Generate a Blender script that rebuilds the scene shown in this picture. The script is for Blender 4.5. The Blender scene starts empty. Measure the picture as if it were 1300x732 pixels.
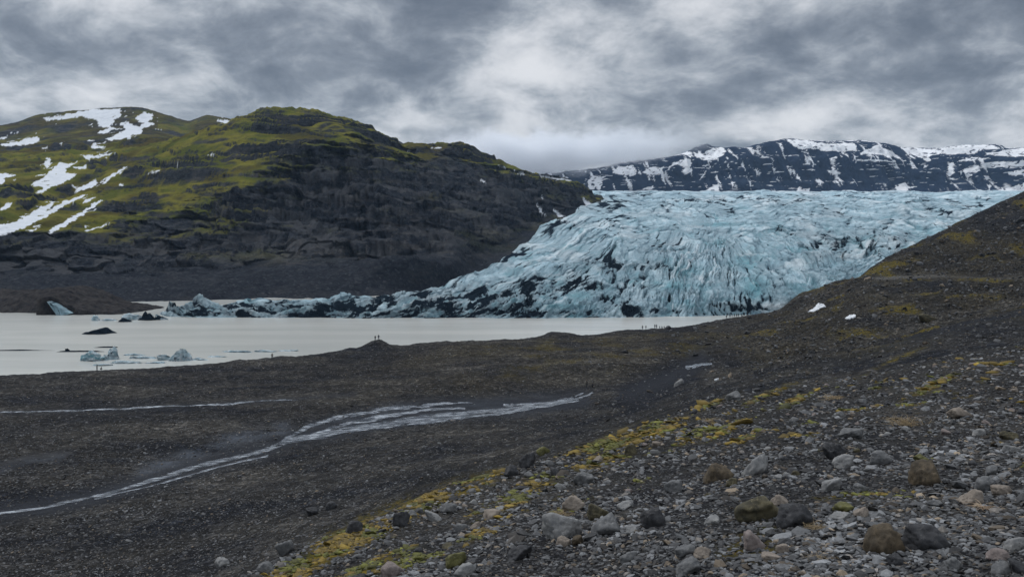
import bpy, bmesh, math, random
import numpy as np
from mathutils import Vector, Matrix

# ------------------------------------------------------------------ constants
F = 1126.0            # focal length of the view in units of a 1300 wide picture
UC, VH = 650.0, 320.0 # principal column and the horizon row
LAKE = -33.0          # lake level, metres relative to the eye
rng = np.random.default_rng(7)
random.seed(7)
sc = bpy.context.scene
COL = sc.collection

# ------------------------------------------------------------------ noise
_perm = np.random.default_rng(11).permutation(256).astype(np.int64)
_perm = np.concatenate([_perm, _perm, _perm])
_ang = np.random.default_rng(5).random(256) * 2 * np.pi
_gx, _gy = np.cos(_ang), np.sin(_ang)

def perlin(x, y, seed=0):
    x = np.asarray(x, float) + seed * 17.37; y = np.asarray(y, float) - seed * 9.71
    xi = np.floor(x).astype(np.int64); yi = np.floor(y).astype(np.int64)
    xf = x - xi; yf = y - yi
    xi &= 255; yi &= 255
    u = xf * xf * xf * (xf * (xf * 6 - 15) + 10); v = yf * yf * yf * (yf * (yf * 6 - 15) + 10)
    def g(ix, iy, dx, dy):
        h = _perm[(_perm[ix & 255] + iy) & 255]
        return _gx[h] * dx + _gy[h] * dy
    a = g(xi, yi, xf, yf); b = g(xi + 1, yi, xf - 1, yf)
    c = g(xi, yi + 1, xf, yf - 1); d = g(xi + 1, yi + 1, xf - 1, yf - 1)
    return ((a + u * (b - a)) * (1 - v) + (c + u * (d - c)) * v) * 1.5

def fbm(x, y, octv=4, gain=0.5, seed=0, lac=2.03):
    s = 0; a = 1.0; n = 0
    for i in range(octv):
        s = s + a * perlin(x, y, seed + i * 3); n += a
        x = x * lac; y = y * lac; a *= gain
    return s / n

def ridged(x, y, octv=4, gain=0.5, seed=0):
    s = 0; a = 1.0; n = 0
    for i in range(octv):
        r = 1 - np.abs(perlin(x, y, seed + i * 3)) * 1.6
        s = s + a * r; n += a
        x = x * 2.07; y = y * 2.07; a *= gain
    return s / n

_cr = np.random.default_rng(21).random((5, 256))
def blocks(x, y, seed=0, tilt=1.0):
    """broken blocks: nearest-point cells, each with its own level and tilt. returns height, gap to the next block, tone"""
    x = np.asarray(x, float) + seed * 7.31; y = np.asarray(y, float) - seed * 3.17
    xi = np.floor(x).astype(np.int64); yi = np.floor(y).astype(np.int64)
    d1 = np.full(x.shape, 9.0); d2 = np.full(x.shape, 9.0); hb = np.zeros(x.shape, np.int64); px = np.zeros(x.shape); py = np.zeros(x.shape)
    for i in (-1, 0, 1):
        for j in (-1, 0, 1):
            h = _perm[(_perm[(xi + i) & 255] + (yi + j)) & 255]
            dx = x - (xi + i + _cr[0][h]); dy = y - (yi + j + _cr[1][h]); d = dx * dx + dy * dy
            n = d < d1
            d2 = np.where(n, d1, np.minimum(d2, d)); d1 = np.where(n, d, d1); hb = np.where(n, h, hb); px = np.where(n, dx, px); py = np.where(n, dy, py)
    return _cr[2][hb] + tilt * ((_cr[3][hb] - .5) * px + (_cr[4][hb] - .5) * py), np.sqrt(d2) - np.sqrt(d1), _cr[3][(hb * 7) & 255]

def sstep(a, b, x):
    t = np.clip((x - a) / (b - a), 0, 1)
    return t * t * (3 - 2 * t)

def lerp(a, b, t):
    return a + (b - a) * t

# ------------------------------------------------------------------ lofted terrain
def pchip(xk, Y, xq):
    """monotone cubic interpolation along axis 0 of Y"""
    xk = np.asarray(xk, float); Y = np.asarray(Y, float)
    if Y.ndim == 1:
        return pchip(xk, Y[:, None], xq)[:, 0]
    h = np.diff(xk)[:, None]; d = np.diff(Y, axis=0) / h
    m = np.zeros_like(Y)
    if len(xk) > 2:
        w1 = 2 * h[1:] + h[:-1]; w2 = h[1:] + 2 * h[:-1]
        ok = d[1:] * d[:-1] > 0
        with np.errstate(divide='ignore', invalid='ignore'):
            mm = (w1 + w2) / (w1 / d[:-1] + w2 / d[1:])
        m[1:-1] = np.where(ok, mm, 0)
    m[0] = d[0]; m[-1] = d[-1]
    xq = np.clip(xq, xk[0], xk[-1])
    i = np.clip(np.searchsorted(xk, xq, side='right') - 1, 0, len(xk) - 2)
    t = ((xq - xk[i]) / (xk[i + 1] - xk[i]))[:, None]; hh = (xk[i + 1] - xk[i])[:, None]
    return ((1 + 2 * t) * (1 - t) ** 2 * Y[i] + t * (1 - t) ** 2 * hh * m[i]
            + t * t * (3 - 2 * t) * Y[i + 1] + t * t * (t - 1) * hh * m[i + 1])

class Loft:
    """a land surface lofted through survey lines: each line is a list of (bearing, distance, dip)"""
    def __init__(self, curves):
        self.c = [np.array(sorted(c), float) for c in curves]
    def grid(self, U, T):
        Y = np.stack([pchip(c[:, 0], np.log(c[:, 1]), U) for c in self.c])
        V = np.stack([pchip(c[:, 0], c[:, 2], U) for c in self.c])
        k = np.arange(len(self.c))
        return np.exp(pchip(k, Y, T)), pchip(k, V, T)

def to_xyz(u, y, v):
    return (u - UC) / F * y, y, (VH - v) / F * y

def uaxis(lo, hi, step, lo2, hi2, n):
    return np.concatenate([lo2 + (lo - lo2) * (1 - (1 - np.linspace(0, 1, n, endpoint=False)) ** 1.6),
                           np.arange(lo, hi, step), hi + (hi2 - hi) * np.linspace(0, 1, n) ** 1.6])

def taxis(counts):
    out = [np.linspace(i, i + 1, c, endpoint=False) for i, c in enumerate(counts)]
    return np.concatenate(out + [np.array([float(len(counts))])])

def grid_mesh(name, X, Y, Z, mat, attrs=None, keep=None, kind='structure', smooth=True):
    m, n = X.shape
    co = np.stack([X, Y, Z], -1).reshape(-1, 3).astype(np.float32)
    idx = np.arange(m * n).reshape(m, n)
    q = np.stack([idx[:-1, :-1], idx[:-1, 1:], idx[1:, 1:], idx[1:, :-1]], -1).reshape(-1, 4)
    if keep is not None:
        kq = (keep[:-1, :-1] & keep[:-1, 1:] & keep[1:, 1:] & keep[1:, :-1]).reshape(-1)
        q = q[kq]
        used = np.unique(q); re = np.full(m * n, -1); re[used] = np.arange(len(used))
        q = re[q]; co = co[used]
        if attrs: attrs = {k: v.reshape(-1)[used] for k, v in attrs.items()}
    return mesh_obj(name, co, q, mat, attrs, kind, None, smooth)

def mesh_obj(name, co, faces, mat, attrs=None, kind=None, parent=None, smooth=True, cols=None):
    me = bpy.data.meshes.new(name)
    nv, nf, k = len(co), len(faces), faces.shape[1]
    me.vertices.add(nv); me.vertices.foreach_set('co', np.ascontiguousarray(co, np.float32).ravel())
    me.loops.add(nf * k); me.loops.foreach_set('vertex_index', np.ascontiguousarray(faces, np.int32).ravel())
    me.polygons.add(nf)
    me.polygons.foreach_set('loop_start', np.arange(0, nf * k, k, dtype=np.int32))
    me.polygons.foreach_set('loop_total', np.full(nf, k, np.int32))
    me.update(calc_edges=True)
    me.polygons.foreach_set('use_smooth', np.full(nf, smooth))
    for kx, val in (attrs or {}).items():
        a = me.attributes.new(kx, 'FLOAT', 'POINT'); a.data.foreach_set('value', np.ascontiguousarray(val, np.float32).ravel())
    if cols is not None:
        a = me.attributes.new('tint', 'FLOAT_COLOR', 'POINT')
        c4 = np.concatenate([cols, np.ones((nv, 1))], 1).astype(np.float32); a.data.foreach_set('color', c4.ravel())
    if mat: me.materials.append(mat)
    o = bpy.data.objects.new(name, me); COL.objects.link(o)
    if kind: o['kind'] = kind
    if parent: o.parent = parent
    return o

def inpoly(u, v, poly):
    p = np.array(poly, float); ins = np.zeros(u.shape, bool)
    j = len(p) - 1
    for i in range(len(p)):
        xi, yi = p[i]; xj, yj = p[j]
        if yi != yj:
            ins ^= ((yi > v) != (yj > v)) & (u < (xj - xi) * (v - yi) / (yj - yi) + xi)
        j = i
    return ins

def polymask(u, v, polys, wob=1.5, sc_=9.0, seed=3):
    uu = u + wob * 1.6 * fbm(u / sc_, v / sc_ * 2, 3, .6, seed); vv = v + wob * fbm(u / sc_, v / sc_ * 2, 3, .6, seed + 20)
    out = np.zeros(u.shape, bool)
    for p in polys:
        a = np.array(p); lo = a.min(0) - 8; hi = a.max(0) + 8
        bb = (u > lo[0]) & (u < hi[0]) & (v > lo[1]) & (v < hi[1])
        if bb.any():
            out[bb] |= inpoly(uu[bb], vv[bb], p)
    return out.astype(float)

def zp(polys, s, ox, oy):
    return [[(x * s + ox, y * s + oy) for x, y in p] for p in polys]

def blob(u, v, cx, cy, rx, ry):
    return np.exp(-(((u - cx) / rx) ** 2 + ((v - cy) / ry) ** 2))

# ------------------------------------------------------------------ materials
class NT:
    def __init__(self, mat):
        self.t = mat.node_tree; self.n = self.t.nodes; self.l = self.t.links
        self.n.clear()
    def node(self, typ, **kw):
        x = self.n.new(typ)
        for k, val in kw.items():
            if k.startswith('i_'):
                key = k[2:]; x.inputs[int(key) if key.isdigit() else key.replace('_', ' ')].default_value = val
            else: setattr(x, k, val)
        return x
    def link(self, a, b): self.l.new(a, b)
    def put(self, sock, val):
        if isinstance(val, bpy.types.NodeSocket): self.l.new(val, sock)
        elif isinstance(val, tuple) and len(val) == 3 and sock.type == 'RGBA': sock.default_value = (*val, 1)
        else: sock.default_value = val
    def math(self, op, a, b=0.0, c=None, clamp=False):
        x = self.n.new('ShaderNodeMath'); x.operation = op; x.use_clamp = clamp
        self.put(x.inputs[0], a); self.put(x.inputs[1], b)
        if c is not None: self.put(x.inputs[2], c)
        return x.outputs[0]
    def mix(self, f, a, b, mode='MIX'):
        x = self.n.new('ShaderNodeMix'); x.data_type = 'RGBA'; x.blend_type = mode; x.clamp_factor = True
        self.put(x.inputs[0], f); self.put(x.inputs[6], a); self.put(x.inputs[7], b)
        return x.outputs[2]
    def attr(self, name):
        x = self.n.new('ShaderNodeAttribute'); x.attribute_name = name; return x
    def geo(self):
        return self.n.new('ShaderNodeNewGeometry')
    def noise(self, vec, scale, detail=4, rough=.55, dist=0.0):
        x = self.n.new('ShaderNodeTexNoise'); x.inputs['Scale'].default_value = scale; x.inputs['Detail'].default_value = detail
        x.inputs['Roughness'].default_value = rough; x.inputs['Distortion'].default_value = dist
        if vec is not None: self.l.new(vec, x.inputs['Vector'])
        return x.outputs['Fac']
    def vor(self, vec, scale, out='Color', feature='F1'):
        x = self.n.new('ShaderNodeTexVoronoi'); x.inputs['Scale'].default_value = scale; x.feature = feature
        if vec is not None: self.l.new(vec, x.inputs['Vector'])
        return x.outputs[out]
    def map(self, vec, scale=(1, 1, 1), loc=(0, 0, 0), rot=(0, 0, 0)):
        x = self.n.new('ShaderNodeMapping'); x.inputs['Scale'].default_value = scale; x.inputs['Location'].default_value = loc
        x.inputs['Rotation'].default_value = rot
        self.l.new(vec, x.inputs['Vector']); return x.outputs[0]
    def ss(self, x, a, b):
        m = self.n.new('ShaderNodeMapRange'); m.interpolation_type = 'SMOOTHSTEP'
        self.put(m.inputs[0], x); m.inputs[1].default_value = a; m.inputs[2].default_value = b
        return m.outputs[0]
    def bump(self, h, strength=.5, dist=.1, nrm=None):
        x = self.n.new('ShaderNodeBump'); x.inputs['Strength'].default_value = strength; x.inputs['Distance'].default_value = dist
        self.l.new(h, x.inputs['Height'])
        if nrm is not None: self.l.new(nrm, x.inputs['Normal'])
        return x.outputs[0]
    def out(self, color, rough=.8, nrm=None, spec=.3, **kw):
        p = self.n.new('ShaderNodeBsdfPrincipled'); o = self.n.new('ShaderNodeOutputMaterial')
        self.put(p.inputs['Base Color'], color); self.put(p.inputs['Roughness'], rough)
        self.put(p.inputs['Specular IOR Level'], spec)
        for k, val in kw.items(): self.put(p.inputs[k.replace('_', ' ')], val)
        if nrm is not None: self.l.new(nrm, p.inputs['Normal'])
        self.l.new(p.outputs[0], o.inputs[0]); return p

def new_mat(name):
    m = bpy.data.materials.new(name); m.use_nodes = True
    return m, NT(m)

def mat_ground():
    m, t = new_mat('gravel_ground')
    g = t.geo(); P = g.outputs['Position']
    near = t.attr('near').outputs['Fac']; moss = t.attr('moss').outputs['Fac']; wet_shade = t.attr('wet_shade').outputs['Fac']
    light = t.attr('light').outputs['Fac']; brown = t.attr('brown').outputs['Fac']
    n1 = t.noise(P, .07, 5, .6); n2 = t.noise(P, .9, 4, .6)
    base = t.mix(t.ss(n1, .35, .68), (.013, .014, .017), (.029, .028, .027))
    base = t.mix(t.math('MULTIPLY', t.ss(n2, .4, .75), .5), base, (.045, .043, .038))
    band = t.attr('band').outputs['Fac']
    base = t.mix(t.math('MULTIPLY', t.ss(band, .5, .95), .75), base, (.056, .053, .048))
    base = t.mix(t.math('MULTIPLY', t.ss(band, .5, .08), .75), base, (.008, .010, .015))
    base = t.mix(t.math('MULTIPLY', brown, .6), base, (.050, .041, .022))
    # pebbles of two sizes: grit far off, small stones near by
    vf = t.vor(P, 1.35); vn = t.vor(P, 12.0); vg = t.vor(P, 4.0)
    def lum(c): 
        s = t.node('ShaderNodeSeparateColor'); t.link(c, s.inputs[0]); return s.outputs[0]
    lf = lum(vf); ln = lum(vn); lg = lum(vg)
    kf = t.math('ADD', t.math('MULTIPLY', t.math('POWER', lf, 4.0), 1.5), .62)
    kg = t.math('ADD', t.math('MULTIPLY', t.math('POWER', lg, 3.0), 1.1), .70)
    kn = t.math('ADD', t.math('MULTIPLY', t.math('POWER', ln, 2.0), 1.3), .50)
    far = t.math('MULTIPLY', kf, kg)
    x = t.node('ShaderNodeMix', data_type='FLOAT'); t.link(near, x.inputs[0]); t.link(far, x.inputs[2]); t.link(kn, x.inputs[3])
    k = x.outputs[0]
    cmb = t.node('ShaderNodeCombineColor')
    for i in range(3): t.link(k, cmb.inputs[i])
    base = t.mix(1.0, base, cmb.outputs[0], 'MULTIPLY')
    base = t.mix(light, base, (.13, .125, .115))
    base = t.mix(t.math('MULTIPLY', t.attr('silt').outputs['Fac'], .8), base, (.10, .115, .14))
    mn = t.noise(P, 1.7, 6, .7)
    mcol = t.mix(t.ss(mn, .35, .65), (.036, .038, .010), (.145, .105, .016))
    mm = t.math('MULTIPLY', moss, t.ss(t.noise(P, 1.1, 8, .75), .40, .54))
    base = t.mix(mm, base, mcol)
    base = t.mix(t.math('MULTIPLY', wet_shade, .8), base, (.012, .014, .019))
    rough = t.math('SUBTRACT', .95, t.math('MULTIPLY', wet_shade, .2))
    h = t.math('ADD', t.math('MULTIPLY', t.noise(P, 14, 6, .7), .06), t.math('MULTIPLY', t.noise(P, .8, 5, .65), .45))
    h = t.math('ADD', h, t.math('MULTIPLY', t.vor(P, 9, 'Distance'), -.05))
    b = t.bump(h, .8, .9)
    t.out(base, rough, b, .06)
    return m

def mat_hill():
    m, t = new_mat('mossy_basalt_hill')
    g = t.geo(); P = g.outputs['Position']
    grass = t.attr('grass').outputs['Fac']; snow = t.attr('snow').outputs['Fac']; scree = t.attr('scree').outputs['Fac']
    pale = t.attr('pale').outputs['Fac']
    n1 = t.noise(P, .02, 6, .6); n2 = t.noise(t.map(P, (1, 1, 2.2)), .09, 6, .7); n3 = t.noise(P, .35, 5, .7)
    rock = t.mix(t.ss(n2, .35, .7), (.018, .025, .038), (.070, .078, .092))
    rock = t.mix(t.math('MULTIPLY', t.ss(n3, .58, .75), .6), rock, (.10, .10, .105))
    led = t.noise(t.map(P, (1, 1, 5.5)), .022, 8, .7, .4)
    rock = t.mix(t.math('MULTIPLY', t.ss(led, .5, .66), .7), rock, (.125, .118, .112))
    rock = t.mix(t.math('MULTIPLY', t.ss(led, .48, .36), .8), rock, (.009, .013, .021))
    sc_ = t.mix(t.ss(n3, .3, .75), (.016, .022, .034), (.050, .055, .066))
    rock = t.mix(t.math('MULTIPLY', scree, .75), rock, sc_)
    tn = t.attr('tone').outputs['Fac']
    rock = t.mix(t.math('MULTIPLY', t.ss(tn, .55, .95), .6), rock, (.11, .112, .118))
    rock = t.mix(t.math('MULTIPLY', t.ss(tn, .45, .1), .6), rock, (.012, .016, .025))
    rock = t.mix(t.math('MULTIPLY', pale, t.ss(n3, .45, .65)), rock, (.17, .16, .155))
    vc = t.vor(P, .22); sv = t.node('ShaderNodeSeparateColor'); t.link(vc, sv.inputs[0])
    vc2 = t.vor(P, .55); sv2 = t.node('ShaderNodeSeparateColor'); t.link(vc2, sv2.inputs[0])
    blk = t.math('ADD', t.math('MULTIPLY', t.math('POWER', sv.outputs[0], 12.0), .5), t.math('MULTIPLY', t.math('POWER', sv2.outputs[0], 12.0), .9))
    rock = t.mix(t.math('MULTIPLY', blk, .55), rock, (.13, .135, .145))
    gr = t.mix(t.ss(n1, .38, .62), (.125, .145, .024), (.255, .235, .042))
    gr = t.mix(t.math('MULTIPLY', t.ss(n2, .52, .75), .8), gr, (.045, .052, .014))
    gr = t.mix(t.math('MULTIPLY', t.ss(t.noise(P, .012, 3, .5), .5, .62), .6), gr, (.075, .052, .018))
    dry = t.attr('dry').outputs['Fac']
    gr = t.mix(t.math('MULTIPLY', dry, .75), gr, t.mix(t.ss(n2, .4, .65), (.030, .024, .014), (.105, .070, .026)))
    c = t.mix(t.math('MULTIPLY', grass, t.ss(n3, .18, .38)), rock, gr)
    c = t.mix(snow, c, t.mix(t.ss(n2, .3, .8), (.58, .61, .65), (.45, .49, .54)))
    h = t.math('ADD', t.math('MULTIPLY', t.noise(P, .10, 9, .74), 13.0), t.math('MULTIPLY', t.noise(P, .8, 4, .7), 1.2))
    inv = t.math('SUBTRACT', 1.0, t.math('MULTIPLY', snow, .93))
    x = t.node('ShaderNodeBump'); x.inputs['Distance'].default_value = 1.0
    t.link(inv, x.inputs['Strength']); t.link(h, x.inputs['Height'])
    t.out(c, 1.0, x.outputs[0], .04)
    return m

def mat_mountain():
    m, t = new_mat('far_snowy_basalt')
    g = t.geo(); P = g.outputs['Position']
    snow = t.attr('snow').outputs['Fac']
    n2 = t.noise(t.map(P, (1, 1, 3)), .008, 8, .7); n3 = t.noise(P, .05, 5, .7)
    rock = t.mix(t.ss(n2, .35, .68), (.007, .017, .042), (.022, .036, .066))  # some haze blue of the distance is put into the rock colour
    rock = t.mix(t.math('MULTIPLY', t.ss(n3, .5, .8), .5), rock, (.045, .047, .055))
    c = t.mix(snow, rock, (.88, .90, .93))
    h = t.math('MULTIPLY', t.noise(P, .02, 8, .72), 40.0)
    b = t.bump(h, .7, 1.0)
    t.out(c, 1.0, b, .04)
    return m

def mat_ice():
    m, t = new_mat('glacier_ice')
    g = t.geo(); P = g.outputs['Position']
    ash = t.attr('ash').outputs['Fac']; blue = t.attr('blue').outputs['Fac']; dark_teal = t.attr('dark_teal').outputs['Fac']; pale = t.attr('pale').outputs['Fac']
    n1 = t.noise(P, .05, 6, .65); n2 = t.noise(P, .6, 6, .7); n4 = t.noise(t.map(P, (1, .35, 1.5)), .22, 7, .68, .6)
    ice = t.mix(t.ss(n1, .3, .7), (.33, .53, .63), (.60, .76, .83))
    ice = t.mix(t.math('MULTIPLY', t.ss(n4, .46, .70), .8), ice, (.15, .27, .34))
    ice = t.mix(blue, ice, t.mix(n2, (.06, .26, .33), (.16, .44, .51)))
    ice = t.mix(pale, ice, (.70, .78, .82))
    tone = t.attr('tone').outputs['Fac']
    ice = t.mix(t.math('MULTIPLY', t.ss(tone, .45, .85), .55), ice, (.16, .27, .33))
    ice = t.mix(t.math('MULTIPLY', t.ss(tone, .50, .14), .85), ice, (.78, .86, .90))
    ice = t.mix(t.math('MULTIPLY', t.attr('grime').outputs['Fac'], .8), ice, t.mix(n2, (.085, .115, .14), (.22, .27, .30)))
    ice = t.mix(t.math('MULTIPLY', dark_teal, .85), ice, (.07, .155, .21))
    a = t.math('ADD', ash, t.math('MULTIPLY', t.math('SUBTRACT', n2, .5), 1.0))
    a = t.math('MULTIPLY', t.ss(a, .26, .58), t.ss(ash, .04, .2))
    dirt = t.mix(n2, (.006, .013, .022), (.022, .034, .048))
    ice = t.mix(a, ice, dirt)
    h = t.math('ADD', t.math('MULTIPLY', t.noise(P, .9, 6, .7), .7), t.math('ADD', t.math('MULTIPLY', n4, 2.0), t.math('MULTIPLY', t.noise(P, .28, 8, .76), 4.5)))
    b = t.bump(h, .9, 1.0)
    t.out(ice, t.mix(a, (.5, .5, .5), (1, 1, 1)), b, t.math('MULTIPLY', t.math('SUBTRACT', 1.0, a), .3))
    return m

def mat_lake():
    m, t = new_mat('milky_lake_water')
    g = t.geo(); P = g.outputs['Position']
    n = t.noise(t.map(P, (.25, 1, 1)), .05, 5, .6); n2 = t.noise(t.map(P, (.2, 1, 1)), .5, 4, .6)
    n_ = t.noise(t.map(P, (.12, .5, 1)), .02, 4, .6)
    c = t.mix(t.math('MULTIPLY', t.math('ADD', t.ss(n, .35, .7), t.ss(n_, .35, .65)), .5), (.37, .385, .37), (.50, .505, .475))
    c = t.mix(t.ss(t.noise(t.map(P, (.06, .6, 1), (3, 1, 0)), .12, 4, .6), .66, .74), c, (.22, .215, .20))
    b = t.bump(n2, .25, .2)
    t.out(c, .22, b, .45, IOR=1.33)
    return m

def mat_stream():
    m, t = new_mat('stream_water')
    g = t.geo(); P = g.outputs['Position']
    foam = t.attr('foam').outputs['Fac']
    n2 = t.noise(t.map(P, (.5, 1.3, 1)), .9, 5, .62)
    c = t.mix(t.math('MULTIPLY', t.ss(n2, .40, .70), foam), (.050, .060, .076), (.46, .50, .55))  # pale streaks: foam, with white-blue water highlights put into the colour
    b = t.bump(t.noise(P, 2.5, 4, .6), .35, .3)
    t.out(c, .18, b, .5, IOR=1.33, Alpha=t.math('MULTIPLY', t.attr('film').outputs['Fac'], .85))
    return m

def mat_plain(name, c1, c2, scale, rough=.85, bump=.3, dist=.02, spots=None, spec=.3):
    m, t = new_mat(name)
    o = t.node('ShaderNodeTexCoord').outputs['Object']
    n = t.noise(o, scale, 6, .65); n2 = t.noise(o, scale * 4.5, 5, .7)
    c = t.mix(t.ss(n, .32, .68), c1, c2)
    if spots: c = t.mix(t.math('MULTIPLY', t.ss(n2, .55, .68), .8), c, spots)
    n4 = t.noise(o, scale * 14, 4, .7)
    c = t.mix(t.math('MULTIPLY', t.ss(n4, .5, .75), .5), c, c2); c = t.mix(t.math('MULTIPLY', t.ss(n4, .45, .28), .5), c, tuple(v * .35 for v in c1))
    b = t.bump(t.math('ADD', t.math('ADD', n2, t.math('MULTIPLY', n4, .5)), t.math('MULTIPLY', n, 1.5)), bump, dist)
    t.out(c, rough, b, spec)
    return m

def mat_stones():
    m, t = new_mat('loose_stones')
    g = t.geo(); P = g.outputs['Position']
    tint = t.attr('tint').outputs['Color']
    n = t.noise(P, 22, 5, .7)
    c = t.mix(t.ss(n, .3, .75), t.mix(.4, tint, (.01, .01, .012)), tint)
    t.out(c, .75, t.bump(n, .35, .02), .3)
    return m

# ------------------------------------------------------------------ the near land
U = uaxis(-60, 1360, 1.35, -900, 2200, 40)
curves = [
  # under and beside the eye
  [(-900, 2, 1300), (650, 2, 1300), (2200, 2, 1290)],
  [(-900, 6, 1200), (0, 8, 1000), (400, 14, 780), (560, 16, 720), (700, 17, 680), (1000, 14, 660), (1300, 11, 680), (1600, 9, 690), (2200, 8, 690)],
  [(-900, 9, 1150), (0, 11, 940), (300, 17, 770), (400, 19, 733), (560, 23, 667), (700, 27, 622), (840, 28, 600), (1000, 28, 570), (1300, 28, 540), (1600, 25, 520), (2200, 22, 500)],
  # edge of the near bank
  [(-900, 11, 1100), (0, 14, 880), (250, 19, 765), (330, 21, 725), (400, 24, 690), (480, 27, 655), (560, 31, 622), (640, 36, 600), (700, 40, 580), (780, 46, 555),
   (840, 50, 530), (900, 54, 512), (950, 58, 500), (1000, 62, 492), (1090, 67, 475), (1180, 71, 455), (1300, 75, 437), (1600, 75, 400), (2200, 70, 330)],
  # hidden dip behind the edge
  [(-900, 24, 1080), (0, 27, 900), (250, 34, 785), (330, 36, 748), (400, 40, 706), (480, 44, 669), (560, 49, 635), (640, 55, 611), (700, 59, 590), (780, 64, 564),
   (840, 69, 538), (900, 73, 519), (950, 77, 505), (1000, 79, 496), (1090, 83, 477), (1180, 88, 456), (1300, 92, 437), (1600, 92, 400), (2200, 90, 330)],
  [(-900, 45, 950), (0, 50, 868), (250, 58, 758), (330, 61, 719), (400, 66, 684), (480, 70, 650), (560, 75, 617), (640, 81, 595), (700, 85, 575), (780, 91, 550),
   (840, 95, 525), (900, 97, 508), (950, 99, 496), (1000, 101, 488), (1090, 104, 471), (1180, 107, 451), (1300, 110, 433), (1600, 110, 395), (2200, 110, 325)],
  # second crest on the right, foot of the slope on the left
  [(-900, 72, 800), (-300, 85, 728), (0, 95, 680), (300, 115, 610), (450, 128, 575), (600, 140, 547), (740, 154, 520), (820, 150, 511), (880, 150, 494), (950, 150, 477),
   (1050, 155, 453), (1130, 160, 435), (1230, 165, 408), (1300, 170, 393), (1600, 180, 330), (2200, 190, 230)],
  # the stream and the gully
  [(-900, 85, 745), (-300, 95, 690), (0, 106.8, 652), (130, 113.7, 630), (250, 129, 594), (330, 136.5, 574), (430, 151, 548), (520, 163.5, 530), (640, 171, 519), (740, 183, 505),
   (830, 194, 488), (885, 217, 466), (950, 202, 467), (1050, 215, 446), (1130, 225, 429), (1300, 240, 386), (1600, 250, 330), (2200, 260, 230)],
  # the gravel plain and the low moraine
  [(-900, 120, 640), (-300, 135, 582), (0, 145, 560), (300, 172, 520), (450, 199, 490), (560, 207, 480), (650, 226, 462), (750, 234, 455), (830, 230, 458), (885, 266, 446),
   (950, 258, 440), (1050, 259, 420), (1130, 267, 400), (1300, 300, 364), (1600, 320, 310), (2200, 330, 210)],
  [(-900, 160, 545), (0, 182, 515), (300, 215, 485), (450, 240, 465), (560, 250, 454), (650, 268, 446), (750, 275, 442), (830, 290, 436), (885, 310, 429), (950, 330, 420),
   (1050, 345, 393), (1105, 385, 354), (1200, 372, 352), (1300, 360, 352), (1600, 390, 300), (2200, 400, 200)],
  # shore and skyline edge
  [(-900, 205, 490), (0, 224, 476), (100, 230, 472), (200, 242, 467), (300, 252, 459), (350, 258, 455), (420, 274, 447), (480, 288, 441), (560, 301, 434), (650, 309, 431),
   (680, 316, 428), (700, 321, 425), (740, 325, 427), (780, 340, 421), (830, 350, 418), (860, 361, 415), (890, 371, 411), (920, 397, 405), (950, 405, 400), (970, 414, 397), (985, 421, 394), (1000, 426, 385), (1015, 430, 374), (1038, 434, 366), (1057, 438, 358.5), (1085, 445, 354), (1106, 450, 341), (1127, 457, 327), (1175, 470, 303), (1300, 526, 242), (1450, 570, 170), (1600, 600, 110), (2200, 620, -50)],
  [(-900, 230, 500), (0, 246, 490), (350, 280, 466), (480, 306, 454), (650, 330, 447), (890, 395, 424), (950, 432, 411), (1050, 490, 415), (1105, 530, 410), (1300, 660, 390), (1600, 760, 380), (2200, 800, 380)],
]
T = taxis([40, 90, 110, 90, 10, 26, 100, 42, 62, 50, 60, 14])
GL = Loft(curves)
gy, gv = GL.grid(U, T)
gu = np.broadcast_to(U, gy.shape).copy()
TT = np.broadcast_to(T[:, None], gy.shape)

def ground_disp(u, y, v, t):
    """relief on the near land, metres"""
    x = (u - UC) / F * y
    near = 1 - sstep(2.6, 3.6, t)
    d = near * (.10 * fbm(x / 2.2, y / 2.2, 4, .55, 1) + .20 * fbm(x / 7, y / 7, 3, .5, 2))
    mid = sstep(2.8, 3.6, t)
    d += mid * (.85 * fbm(x / 20, y / 16, 5, .55, 3) + .42 * fbm(x / 4.5, y / 4.5, 4, .62, 4))
    hillr = sstep(5.5, 7, t) * sstep(880, 1000, u)
    d += hillr * (1 - .55 * sstep(9.4, 9.9, t)) * (3.4 * (ridged((x + .4 * y) / 60, (y - .4 * x) / 30, 5, .52, 5) - .6) + 2.0 * fbm(x / 13, y / 11, 5, .65, 6)) * (1 - .75 * blob(0, v, 0, 351, 1, 6) * (u > 1090))
    mor = sstep(7.2, 8, t) * (1 - sstep(9.6, 10, t)) * sstep(500, 640, u) * (1 - hillr)
    d += mor * 1.0 * ridged(x / 22, y / 22, 4, .5, 8)
    chan = np.exp(-((t - 7) / .22) ** 2)
    d *= 1 - .75 * chan * (u < 860)
    # dark mound on the shore
    d += 2.5 * np.exp(-(np.abs((x + 43.5) / 3.6) ** 2.2 + np.abs((y - 286) / 5.5) ** 2.2)) 
    d += sstep(9.6, 10, t) * .5 * fbm(x / 5, y / 5, 3, .6, 9)
    d += 1.1 * np.exp(-(((x - 16) / 8) ** 2 + ((y - 322) / 9) ** 2))
    return d
gx, _, gz0 = to_xyz(gu, gy, gv)
gz = gz0 + ground_disp(gu, gy, gv, TT)
GV = VH - gz / gy * F       # row at which each ground point is seen

# masks of what the ground is made of, with some shadow painted in
def stroke(u, v, pts, w):
    d = np.full(u.shape, 1e9)
    for (x0, y0), (x1, y1) in zip(pts[:-1], pts[1:]):
        dx, dy = x1 - x0, y1 - y0
        tt = np.clip(((u - x0) * dx + (v - y0) * dy) / (dx * dx + dy * dy), 0, 1)
        d = np.minimum(d, np.hypot(u - x0 - tt * dx, v - y0 - tt * dy))
    return np.exp(-(d / w) ** 2)

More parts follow.
